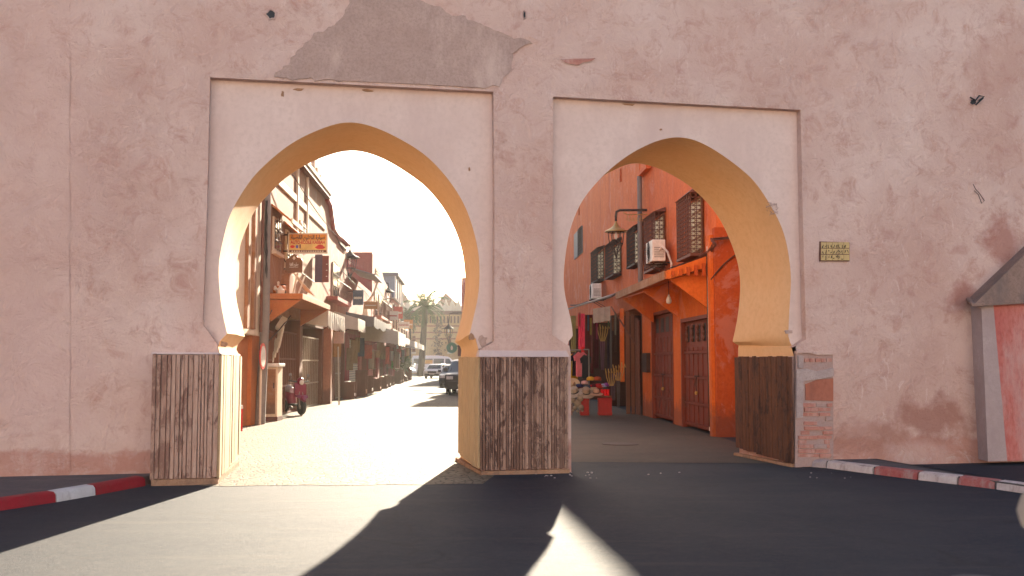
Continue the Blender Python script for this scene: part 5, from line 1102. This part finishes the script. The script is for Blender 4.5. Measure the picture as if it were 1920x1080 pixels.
# goods in front of shops: low racks
rnd = random.Random(77); WORDS = ['first', 'second', 'third', 'fourth', 'fifth', 'sixth', 'seventh', 'eighth', 'ninth', 'tenth', 'eleventh', 'twelfth']
for i in range(12):
    Y = 44 + i * 4.6 + rnd.uniform(-1, 1); o = rnd.uniform(.1, .35); hgt = rnd.uniform(.6, 1.25); gi = rnd.randrange(4); t = thing('display_rack', LX(o, Y, 0), WORDS[i] + ' brown goods rack from the pink notice board with ' + ['pale', 'red', 'orange', 'dark'][gi] + ' goods on top', 'rack', 'display racks along the left shops')
    m2 = MB(); m2.box(o, o + .5, Y, Y + .05, 0, hgt, LX); m2.box(o, o + .5, Y + 1.0, Y + 1.05, 0, hgt, LX); m2.box(o, o + .04, Y, Y + 1.05, .1, hgt, LX); m2.build('frame', M['dark_wood'], t)
    for k in range(4): MB().box(o + .05, o + .48 - .08 * k, Y + .06, Y + .98, .12 + k * hgt / 4.2, .12 + (k + .7) * hgt / 4.2, LX).build('goods', [M['canvas'], M['rose'], M['rust'], M['dark_wood']][gi if k >= 2 else (gi + 1 + k) % 4], t, bevel=.03)

# goods hung out under the awnings and shop boards
rnd = random.Random(101); GC = [(.55, .12, .08), (.62, .50, .34), (.20, .10, .06), (.48, .26, .10), (.10, .12, .16), (.66, .60, .52), (.42, .05, .05), (.30, .22, .12)]
GN = ['brick red', 'straw', 'dark brown', 'ochre', 'slate', 'off white', 'crimson', 'olive brown']
ORD = ['first', 'second', 'third', 'fourth', 'fifth', 'sixth', 'seventh', 'eighth', 'ninth', 'tenth', 'eleventh', 'twelfth', 'thirteenth', 'fourteenth', 'fifteenth', 'sixteenth', 'seventeenth', 'eighteenth', 'nineteenth', 'twentieth']
for i in range(20):
    Y = 41.5 + i * 2.6 + rnd.uniform(-.4, .4); o = rnd.uniform(.15, .75); zt_ = rnd.uniform(2.2, 3.0); h_ = rnd.uniform(.4, 1.2); w_ = rnd.uniform(.2, .5); ci = rnd.randrange(8); c = LX(o, Y, zt_); vs = []
    for j in range(5):
        for q_ in range(7): vs.append(c + Vector(((q_ / 6 - .5) * w_, .03 * math.sin(q_ * 2.1 + j), -h_ * j / 4)))
    f_ = [(j * 7 + q_, j * 7 + q_ + 1, j * 7 + q_ + 8, j * 7 + q_ + 7) for j in range(4) for q_ in range(6)]; m2 = MB(); m2.add(vs + [p + Vector((0, .02, 0)) for p in vs], f_ + [tuple(35 + k for k in x_) for x_ in f_])
    tag(m2.build('hanging_textile', plain(GC[ci], .85, 0, .1), smooth=True), GN[ci] + ' textile, ' + ORD[i] + ' from the pink notice board under the left awnings', 'textile', 'textiles hung out along the left shops')
for i, (Y, z, w_, h_, ci) in enumerate(((47.5, 4.3, .5, .7, 4), (53, 4.4, .7, .4, 3), (69, 4.5, .8, .6, 5), (76, 4.9, .7, .9, 0), (82, 4.4, .9, .5, 5), (90, 4.6, .8, .8, 3))):
    p = LX(.25, Y, z); sg = thing('shop_board', p, GN[ci] + ' shop board standing out from the left fronts, ' + ['first', 'second', 'third', 'fourth', 'fifth', 'sixth', 'seventh', 'eighth', 'ninth'][i] + ' past the hanging purple board', 'sign', 'boards standing out from the left fronts')
    MB().box(p.x, p.x + w_, Y, Y + .06, z, z + h_).build('board', plain(GC[ci], .6), sg); MB().tube([LX(0, Y + .03, z + h_ - .06), (p.x + .02, Y + .03, z + h_ - .06)], .02, 5).build('bracket', M['iron'], sg); MB().box(p.x + .06, p.x + w_ - .06, Y - .008, Y - .002, z + h_ * .4, z + h_ * .55).build('stripe', M['canvas'] if ci != 5 else M['rose'], sg)
# wires strung between the fronts
for i, (ya, za, yb, zb_) in enumerate(((30, 7.2, 46, 6.2), (40, 5.6, 60, 5.2), (58, 6.2, 82, 5.4))):
    cable([LX(.3, ya, za), LX(.6, (ya + yb) / 2, (za + zb_) / 2 - .3), LX(.3, yb, zb_)], .014, ['upper', 'middle', 'far'][i] + ' wire strung along the left house fronts', sag=.1)

# ================================================================== street furniture, left
c = at(450.5, 805, 23.9); t = thing('bollard', (c.x, c.y, 0), 'short red bollard with white cap at the left jamb of the left arch', 'bollard')
MB().lathe([(.055, 0), (.055, .52)], (c.x, c.y, 0), 10).build('post', plain((.60, .02, .02), .5), t, smooth=True); MB().lathe([(.056, .521), (.06, .56), (.045, .60), (.001, .61)], (c.x, c.y, 0), 10).build('cap', M['white'], t, smooth=True)
# utility cabinet
c = at(507, 788, 28.0); t = thing('utility_cabinet', (c.x, c.y, 0), 'cream electrical cabinet with sloping lid beside the scooter', 'cabinet'); zt_ = at(507, 688, 28).z
MB().box(c.x - .24, c.x + .20, 27.9, 28.5, .12, zt_).build('body', M['cream'], t, bevel=.01); MB().box(c.x - .26, c.x + .22, 27.88, 28.52, 0, .118).build('base', M['iron_red'], t)
MB().box(c.x - .29, c.x + .26, 27.83, 28.56, zt_ + .002, zt_ + .10).build('lid', M['white'], t, bevel=.02); d_ = MB().box(c.x - .19, c.x + .15, 27.885, 27.898, .2, zt_ - .06).build('door', M['tan'], t); MB().box(c.x + .09, c.x + .12, 27.87, 27.884, .9, 1.05).build('handle', M['iron'], d_)
# round no entry sign, seen edge on
c = at(493.5, 668, 26.2); t = thing('round_sign', (c.x, c.y, 0), 'white round traffic sign with red rim seen almost edge on', 'sign'); mt = Matrix.Translation(c) @ Matrix.Rotation(R(91), 4, 'Z')
MB().lathe([(.34, 0), (.34, .02)], (0, 0, 0), 28, 'y').xf(mt).build('rim', plain((.65, .02, .02), .4), t); MB().lathe([(.27, -.004), (.27, -.001)], (0, 0, 0), 28, 'y').xf(mt).build('face', M['white'], t)
MB().lathe([(.27, .021), (.27, .024)], (0, 0, 0), 28, 'y').xf(mt).build('back', M['white'], t); MB().tube([Vector((c.x - .06, c.y + .03, 0)), Vector((c.x - .06, c.y + .03, c.z + .3))], .03, 8).build('post', M['canvas'], t)
# scooters
def scooter(loc, rz, label, body, seatc, s=1.0, group=None):
    t = thing('scooter', (0, 0, 0), label, 'scooter', group); B = plain(body, .3, 0, .6); Sx = plain(seatc, .5)
    # local frame: front towards -Y
    for y in (-.62, .58):
        w_ = MB().lathe([(.14, -.055), (.22, -.05), (.25, 0), (.22, .05), (.14, .055)], (0, y, .25), 20, 'x').build('wheel', M['rubber'], t, smooth=True); MB().lathe([(.03, -.06), (.135, -.045), (.135, .045), (.03, .06)], (0, y, .25), 14, 'x').build('rim', M['tin'], w_, smooth=True)
    MB().tube([Vector((.07, -.62, .25)), Vector((.06, -.52, .6)), Vector((0, -.42, .98))], .025, 8).build('fork', M['tin'], t); MB().tube([Vector((-.07, -.62, .25)), Vector((-.06, -.52, .6)), Vector((0, -.42, .98))], .025, 8).build('fork', M['tin'], t)
    m2 = MB(); prf = [(-.66, .52), (-.5, .55), (-.40, .62), (-.34, .92), (-.40, .98), (-.46, .9), (-.50, .62), (-.62, .58)]
    rings = []
    for x, k in ((-.19, .92), (-.14, 1), (0, 1.03), (.14, 1), (.19, .92)): rings.append([Vector((x, -.5 + (y + .5) * k - (0 if abs(x) > .1 else .04), .75 + (z - .75) * k)) for y, z in prf])
    vs = [p for r_ in rings for p in r_]; n = len(prf); f_ = [(k * n + i, k * n + (i + 1) % n, (k + 1) * n + (i + 1) % n, (k + 1) * n + i) for k in range(4) for i in range(n)] + [tuple(range(n)), tuple(range(4 * n, 5 * n))]
    m2.add(vs, f_).build('leg_shield', B, t, smooth=True)
    MB().tube([Vector((0, -.80, .42)), Vector((0, -.66, .52)), Vector((0, -.48, .5))], [.05, .09, .06], 8).build('front_fender', B, t, smooth=True)
    MB().box(-.14, .14, -.38, .12, .28, .34).build('footboard', M['black'], t, bevel=.015)
    MB().tube([Vector((0, .05, .32)), Vector((0, .12, .52)), Vector((0, .4, .60)), Vector((0, .72, .66))], [.13, .17, .17, .08], 10).build('rear_body', B, t, smooth=True)
    MB().tube([Vector((0, .08, .74)), Vector((0, .3, .77)), Vector((0, .62, .80)), Vector((0, .74, .82))], [.09, .13, .12, .07], 10).build('seat', Sx, t, smooth=True)
    MB().box(-.12, .12, .5, .8, .84, 1.06).build('rear_box', M['black'], t, bevel=.03) if group else None
    MB().tube([Vector((-.34, -.3, 1.04)), Vector((-.15, -.4, 1.02)), Vector((.15, -.4, 1.02)), Vector((.34, -.3, 1.04))], .018, 8).build('handlebar', M['black'], t, smooth=True)
    MB().lathe([(.001, -.12), (.08, -.10), (.11, 0), (.09, .09), (.04, .13)], (0, -.42, 1.02), 12).build('cowl', B, t, smooth=True)
    MB().lathe([(.03, -.03), (.075, 0), (.07, .03)], (0, -.53, 1.0), 12, 'y').build('headlight', M['white'], t, smooth=True)
    for x in (-.3, .3): MB().tube([Vector((x * .8, -.35, 1.04)), Vector((x, -.33, 1.2))], .008, 5).build('mirror_stem', M['black'], t); MB().lathe([(.001, -.01), (.055, 0), (.001, .012)], (x, -.33, 1.22), 10, 'y').build('mirror', M['tin'], t)
    MB().tube([Vector((.12, .25, .2)), Vector((.15, .6, .26)), Vector((.15, .85, .32))], [.03, .05, .05], 8).build('exhaust', M['tin'], t, smooth=True)
    t.location = loc; t.rotation_euler = (0, R(3), rz); t.scale = (s, s, s); return t
c = gnd(541, 779); scooter((c.x, c.y + .5, 0), R(38), 'maroon and white scooter parked beside the cream cabinet', (.22, .015, .05), (.60, .58, .62), 1.0)
c = at(1898, 968, 2.2); sc2 = scooter((c.x + .31, 2.2 + .34, 0), R(0), 'dark scooter with one round mirror just entering the frame at the lower right corner', (.03, .035, .05), (.04, .04, .05), 1.04)


# plants outside the far shops
def potted(px, py, Y, h, label, n=60, green=(.14, .30, .02)):
    c = at(px, py, Y); t = thing('potted_plant', (c.x, Y, 0), label, 'plant', 'potted plants outside the far shops')
    MB().lathe([(.18, 0), (.25, .4), (.27, .45)], (c.x, Y, 0), 10).build('pot', M['rust'], t, smooth=True); r2 = random.Random(px); m2 = MB(); z0 = c.z
    MB().tube([Vector((c.x, Y, .4)), Vector((c.x, Y, z0))], .04, 6).build('stem', M['dark_wood'], t)
    for i in range(n):
        a = r2.uniform(0, 6.28); e = r2.uniform(-.3, 1.3); d = Vector((math.cos(a) * math.cos(e), math.sin(a) * math.cos(e), math.sin(e))); L = h * r2.uniform(.6, 1.1); sd = d.cross(Vector((0, 0, 1))).normalized() * h * .09; o_ = Vector((c.x, Y, z0 + r2.uniform(-.3, .2) * h))
        mid = o_ + d * L * .55 + Vector((0, 0, .08 * h)); m2.add([o_, mid - sd, o_ + d * L - Vector((0, 0, .15 * h)), mid + sd], [(0, 1, 2, 3)])
    m2.build('leaves', plain(green, .5), t)
potted(733, 688, 78, .85, 'bright green spiky plant outside the tall red house'); potted(757, 690, 88, 1.2, 'dark green bush near the end of the left row', 90, (.035, .10, .02)); potted(763, 684, 92, 1.1, 'dull green bush at the corner of the last pink house', 90, (.07, .15, .03)); potted(748, 696, 84, .8, 'small dark bush between the two last awnings', 60, (.04, .09, .02))

# ================================================================== cars
def loft_car(name, label, cat, loc, rz, L, W, H, prof, hood, paint, glass_rows, group=None, wheel_r=.33, extra=None):
    """prof: side outline [(y, z)] closed, front at -y."""
    t = thing(name, (0, 0, 0), label, cat, group); P = plain(paint, .28, 0, .6)
    rings = []
    for x, k in ((-.5, .0), (-.47, .6), (-.40, 1.), (.40, 1.), (.47, .6), (.5, .0)):
        r_ = []
        for y, z in prof:
            tuck = max(0, (z - hood) / (H - hood)) if z > hood else 0
            xx = x * W * (1 - .20 * tuck); dy = (1 - k) * .05; r_.append(Vector((xx, y * (1 - dy * .5), z - (1 - k) * .03 * (1 if z > hood else .3))))
        rings.append(r_)
    n = len(prof); vs = [p for r_ in rings for p in r_]; f_ = [(k * n + i, k * n + (i + 1) % n, (k + 1) * n + (i + 1) % n, (k + 1) * n + i) for k in range(5) for i in range(n)] + [tuple(range(n)), tuple(range(5 * n, 6 * n))]
    MB().add(vs, f_).build('body', P, t, smooth=True)
    for (y0, y1, z0, z1, s0, s1) in glass_rows:    # side panes, both sides
        for sd in (-1, 1):
            def sx(z): return sd * (W * .5 * (1 - .20 * max(0, (z - hood) / (H - hood))) + .004)
            MB().prism([Vector((sx(z0), y0 + s0, z0)), Vector((sx(z0), y1, z0)), Vector((sx(z1), y1, z1)), Vector((sx(z1), y0 + s1, z1))], [Vector((sx(z0) * .97, y0 + s0, z0)), Vector((sx(z0) * .97, y1, z0)), Vector((sx(z1) * .97, y1, z1)), Vector((sx(z1) * .97, y0 + s1, z1))]).build('side_window', M['glass'], t)
    for y in (-L * .31, L * .30):
        for sd in (-1, 1):
            w_ = MB().lathe([(wheel_r * .6, -.09), (wheel_r * .95, -.1), (wheel_r, 0), (wheel_r * .95, .1), (wheel_r * .6, .09)], (sd * (W * .5 - .09), y, wheel_r), 20, 'x').build('wheel', M['rubber'], t, smooth=True); MB().lathe([(.05, -.10), (wheel_r * .6, -.085), (wheel_r * .6, .085), (.05, .10)], (sd * (W * .5 - .09), y, wheel_r), 12, 'x').build('rim', M['tin'], w_, smooth=True)
    if extra: extra(t, P)
    t.location = loc; t.rotation_euler = (0, 0, rz); return t
def front_kit(yf, yw0, yw1, zw0, zw1, W, zl, rear=False):
    def f_(t, P):
        MB().add([Vector((-W * .42, yw0, zw0)), Vector((W * .42, yw0, zw0)), Vector((W * .35, yw1, zw1)), Vector((-W * .35, yw1, zw1))], [(0, 1, 2, 3)]).build('windscreen', M['glass'], t)
        for sd in (-1, 1):
            MB().box(min(sd * W * .28, sd * W * .46), max(sd * W * .28, sd * W * .46), yf - .03, yf + .05, zl - .08, zl + .08).build('headlight', M['white'] if not rear else plain((.5, .02, .02), .3), t, bevel=.02)
            MB().box(min(sd * W * .5, sd * W * .62), max(sd * W * .5, sd * W * .62), yw0 + .1, yw0 + .22, zw0, zw0 + .16).build('wing_mirror', P, t, bevel=.02)
        MB().box(-W * .26, W * .26, yf - .025, yf + .04, zl - .12, zl + .06).build('grille', M['black'], t); MB().box(-W * .45, W * .45, yf - .05, yf + .1, .28, zl - .18).build('bumper', M['black'], t, bevel=.03)
        MB().box(-.26, .26, yf - .075, yf - .055, .42, .53).build('number_plate', M['white'], t)
        MB().box(-W * .4, W * .4, -yf - .02, -yf + .02, .35, .6).build('rear_bumper', M['black'], t)
    return f_
hatch = [(-2.0, .25), (-2.05, .55), (-1.98, .78), (-1.1, .95), (-.55, 1.38), (-.1, 1.47), (1.2, 1.46), (1.7, 1.25), (1.98, .95), (2.02, .5), (1.98, .25)]
c = gnd(815, 710); loft_car('car', 'small white car driving up the street in front of the van', 'car', (c.x, c.y + 2, 0), R(-8), 4.0, 1.72, 1.47, hatch, .92, (.72, .72, .72), [(-.9, .1, .96, 1.33, .1, .45), (.16, 1.3, .96, 1.36, 0, 0)], extra=front_kit(-2.03, -1.08, -.6, .98, 1.36, 1.72, .68))
suv = [(-2.2, .32), (-2.25, .7), (-2.15, 1.02), (-1.15, 1.15), (-.65, 1.66), (-.2, 1.76), (1.7, 1.75), (2.1, 1.5), (2.2, 1.05), (2.22, .45), (2.15, .32)]
c = gnd(852, 738); suvx = at(872, 700, 50).x; loft_car('car', 'black off-road car parked half hidden by the middle pier', 'car', (suvx, 52.8, 0), R(-3), 4.4, 1.85, 1.76, suv, 1.12, (.02, .018, .022), [(-.9, .2, 1.16, 1.6, .1, .5), (.26, 1.5, 1.16, 1.62, 0, 0)], group='dark cars parked beyond the middle pier', wheel_r=.38, extra=front_kit(-2.22, -1.12, -.7, 1.18, 1.6, 1.85, .85))
loft_car('car', 'dark blue car parked behind the black off-road car', 'car', (at(851, 700, 66).x, 68, 0), R(-3), 4.0, 1.75, 1.5, hatch, .92, (.03, .035, .06), [(-.9, .1, .96, 1.33, .1, .45), (.16, 1.3, .96, 1.36, 0, 0)], group='dark cars parked beyond the middle pier', extra=front_kit(-2.03, -1.08, -.6, .98, 1.36, 1.72, .68))
van = [(-3.2, .35), (-3.28, .8), (-3.1, 1.15), (-2.3, 1.38), (-1.6, 2.15), (-1.2, 2.38), (0, 2.5), (3.1, 2.48), (3.25, 2.2), (3.3, .6), (3.25, .35)]
def vk(t, P):
    front_kit(-3.25, -2.25, -1.62, 1.45, 2.1, 1.95, .95)(t, P)
    for sd in (-1, 1): MB().box(min(sd * .93, sd * .965), max(sd * .93, sd * .965), .6, 2.0, 1.45, 1.95).build('poster', plain((.70, .42, .12), .5), t)
c = gnd(822, 703); loft_car('van', 'long white minibus crossing the end of the street in front of the palm', 'van', (at(821, 690, 130).x, 130, 0), R(90), 6.6, 1.98, 2.5, van, 1.3, (.72, .71, .70), [(-2.0, -1.0, 1.45, 2.1, .05, .5), (-.85, .5, 1.45, 2.1, 0, 0), (.58, 1.9, 1.45, 2.1, 0, 0), (1.98, 3.0, 1.45, 2.1, 0, 0)], extra=vk)
# green round hanging sign
p = at(847, 652, 60); sg = thing('round_sign', p, 'round green sign with a white mark beside the middle pier', 'sign')
MB().lathe([(.32, 0), (.32, .04)], (0, 0, 0), 24, 'y').xf(Matrix.Translation(p)).build('disc', plain((.10, .24, .16), .5), sg); MB().prism([p + Vector((x, -.006, z)) for x, z in ((-.05, -.14), (.05, -.14), (.07, .02), (0, .15), (-.07, .02))], [p + Vector((x, -.002, z)) for x, z in ((-.05, -.14), (.05, -.14), (.07, .02), (0, .15), (-.07, .02))]).build('mark', M['canvas'], sg)
MB().tube([p + Vector((.3, .02, .1)), p + Vector((2.0, .02, .1))], .03, 6).build('bracket', M['iron'], sg); MB().box(p.x + .35, p.x + 1.2, 60.1, 60.4, p.z - .5, p.z + .3).build('box', M['iron_red'], sg, bevel=.03)
p = at(841, 622, 70); lantern(p + Vector((0, 0, .2)), 1.2, 'dark hanging lantern in front of the far striped wall', brass='iron', bracket=[(p.x + 2.5, 70, p.z + 1.3), (p.x + .1, 70, p.z + 1.3), (p.x, 70, p.z + .6)])
for px, lab in ((770, 'left lamp of the far twin street lamp'),):
    p = at(763, 608, 112); t = thing('street_lamp', (p.x + .2, 112, 0), 'far street lamp with two pale globes at the end of the left row', 'street lamp'); MB().tube([Vector((p.x + .4, 112, 0)), Vector((p.x + .4, 112, p.z))], .09, 8).build('post', M['iron'], t)
    for q_ in (755, 769): c = at(q_, 607, 112); MB().lathe([(.001, -.35), (.25, -.2), (.3, 0), (.2, .25), (.001, .3)], c, 10).build('globe', M['white'], t, smooth=True); MB().tube([c + Vector((0, 0, -.35)), Vector((p.x + .4, 112, c.z - .7))], .05, 6).build('arm', M['iron'], t)

# ================================================================== palms
def palm(px, pyb, pyt, pxt, Y, Rr, label, n=34, green=(.065, .125, .035), seed=1):
    b0 = at(px, pyb, Y); tp_ = at(pxt, pyt, Y); t = thing('palm_tree', (b0.x, Y, 0), label, 'palm tree', 'palms at the end of the street'); base = Vector((b0.x, Y, 0)); pts = []
    for i in range(9):
        u = i / 8; pts.append(Vector((base.x + (tp_.x - base.x) * (u ** .6), Y, tp_.z * u)))
    MB().tube(pts, [.42 - .012 * i for i in range(9)], 10).build('trunk', rough_mat('palm_bark', (.085, .058, .042), (.055, .038, .03), 3, .95, .9, .03, 9) if 'pb' not in M else M['pb'], t, smooth=True)
    r2 = random.Random(seed); gm = plain(green, .85, 0, .08)
    for k in range(n):
        a = k * 2.399 + r2.uniform(-.2, .2); e = 1.25 - 1.9 * (k / n) + r2.uniform(-.12, .12); d = Vector((math.cos(a), math.sin(a), 0)); L = Rr * r2.uniform(.85, 1.1); m2 = MB(); sp = []
        for j in range(11):
            u = j / 10; ang = e - 1.25 * u * u; sp.append((sp[-1] + (d * math.cos(ang) + Vector((0, 0, math.sin(ang)))) * L / 10) if sp else tp_ + Vector((0, 0, .1)))
        m2.tube(sp, [.05 - .004 * j for j in range(11)], 4)
        sd = d.cross(Vector((0, 0, 1)))
        for j in range(2, 22):
            u = j / 22 * 10; i0 = min(int(u), 9); o_ = sp[i0].lerp(sp[i0 + 1], u - i0); dd = (sp[i0 + 1] - sp[i0]).normalized(); ll = L * .26 * math.sin(math.pi * (.12 + .82 * j / 22))
            for s_ in (-1, 1):
                tip = o_ + sd * s_ * ll * .8 + dd * ll * .6 - Vector((0, 0, ll * .35)); m2.add([o_, o_ + dd * .10, tip], [(0, 1, 2)])
        m2.build('frond', gm, t)
    return t
palm(787, 700, 574, 797, 118, 3.0, 'tall slender palm rising behind the white minibus', 38, seed=3)
palm(760, 700, 598, 762, 124, 2.1, 'darker shorter palm left of the tall one', 30, (.05, .085, .045), 5)

# ================================================================== far kasbah gate building
YF = 150.; t = thing('far_gate_building', at(810, 700, YF), 'sand coloured monumental building with merlons and arcade closing the street', 'building')
def fz(py): return at(810, py, YF).z
x0, x1 = at(700, 600, YF).x, at(960, 600, YF).x; FT = M['cream']
MB().box(x0, x1, YF, YF + 10, 0, fz(590)).build('wall', rough_mat('sand_wall', (.56, .36, .18), (.62, .42, .23), .5, .95, .4, .03, 3, dirt=(.44, .26, .14)), t)
MB().box(x0, x1, YF - .5, YF - .003, fz(590), fz(583)).build('string_course', M['iron_red'], t); MB().box(x0, x1, YF - .2, YF + 10, fz(583) + .003, fz(574)).build('parapet', FT, t)
n = 22; W_ = (x1 - x0) / n
for i in range(n):
    a_ = x0 + i * W_; MB().prism([Vector((a_ + .08, YF - .2, fz(574) + .003)), Vector((a_ + W_ - .08, YF - .2, fz(574) + .003)), Vector((a_ + W_ / 2, YF - .2, fz(561)))], [Vector((a_ + .08, YF + .3, fz(574) + .003)), Vector((a_ + W_ - .08, YF + .3, fz(574) + .003)), Vector((a_ + W_ / 2, YF + .3, fz(561)))]).build('merlon', FT, t)
n = 40; W_ = (x1 - x0) / n
for i in range(n): a_ = x0 + i * W_; MB().box(a_ + W_ * .3, a_ + W_ * .7, YF - .35, YF - .003, fz(606), fz(593)).build('corbel', M['iron_red'], t)
for py in (610, 622, 634): MB().box(x0, x1, YF - .25, YF - .003, fz(py + 2.5), fz(py)).build('band', M['pink'], t)
for (xa, xb_, xc, top) in ((752, 775, 752, 543), (812, 866, 835, 548)):
    a_, b3, c_ = at(xa, 570, YF + 4), at(xb_, 572, YF + 4), at(xc, top, YF + 8); a_.z = b3.z = fz(574)
    MB().add([a_, b3, Vector((b3.x, YF + 14, b3.z)), Vector((a_.x, YF + 14, a_.z)), Vector((c_.x, YF + 9, c_.z))], [(0, 1, 4), (1, 2, 4), (2, 3, 4), (3, 0, 4), (3, 2, 1, 0)]).build('pyramid_roof', M['tan'], t)
for px in (776, 843): a_, b3 = at(px - 3, 660, YF), at(px + 3, 630, YF); w0 = MB().box(a_.x, b3.x, YF - .1, YF - .003, a_.z, b3.z).build('window', M['dark_wood'], t); MB().box(a_.x - .1, b3.x + .1, YF - .2, YF - .102, a_.z - .25, a_.z).build('sill', FT, w0)
rnd = random.Random(5); mb = MB()
for i in range(260):
    c = at(822 + rnd.gauss(0, 5), 690 - rnd.uniform(0, 90), YF - .5); mb.add([c + Vector((rnd.uniform(-.3, .3), rnd.uniform(-.3, .1), rnd.uniform(-.3, .3))) for _ in range(3)], [(0, 1, 2)])
tag(mb.build('climbing_plant', plain((.20, .11, .07), .8)), 'dry reddish climber on the far sand coloured wall', 'plant')

# ================================================================== small things on the ground
t = thing('drain_grate', gnd(745, 826, .006), 'slotted iron drain grate set in the bright paving', 'drain'); c = gnd(745, 826)
MB().box(c.x - .42, c.x + .42, c.y - .14, c.y + .14, -.03, .008).build('frame', M['tin'], t)
for i in range(12): MB().box(c.x - .39 + i * .066, c.x - .36 + i * .066, c.y - .11, c.y + .11, .009, .014).build('slot', M['black'], t)
c = gnd(1163, 833); t = thing('manhole_cover', (c.x, c.y, .004), 'dark round manhole cover in the shaded street of the right arch', 'manhole cover')
MB().lathe([(.36, .0), (.36, .012), (.33, .014)], (c.x, c.y, .003), 26).build('rim', M['iron'], t); MB().lathe([(.31, .0), (.31, .016)], (c.x, c.y, .003), 26).build('lid', M['iron'], t)
rnd = random.Random(17)
m2 = MB()
for i in range(26):
    px = rnd.choice([rnd.uniform(1020, 1110), rnd.uniform(900, 1320), rnd.uniform(1500, 1600)]); c = gnd(px, rnd.uniform(886, 897)); s_ = rnd.uniform(.005, .018)
    m2.lathe([(.001, 0), (s_, s_ * .2), (s_ * .8, s_ * .7), (.001, s_ * .8)], (c.x, c.y, .0), 6, sy=.7)
tag(m2.build('litter', M['kerb_white_worn']), 'pale pebbles and scraps scattered along the foot of the gate piers', kind='stuff')
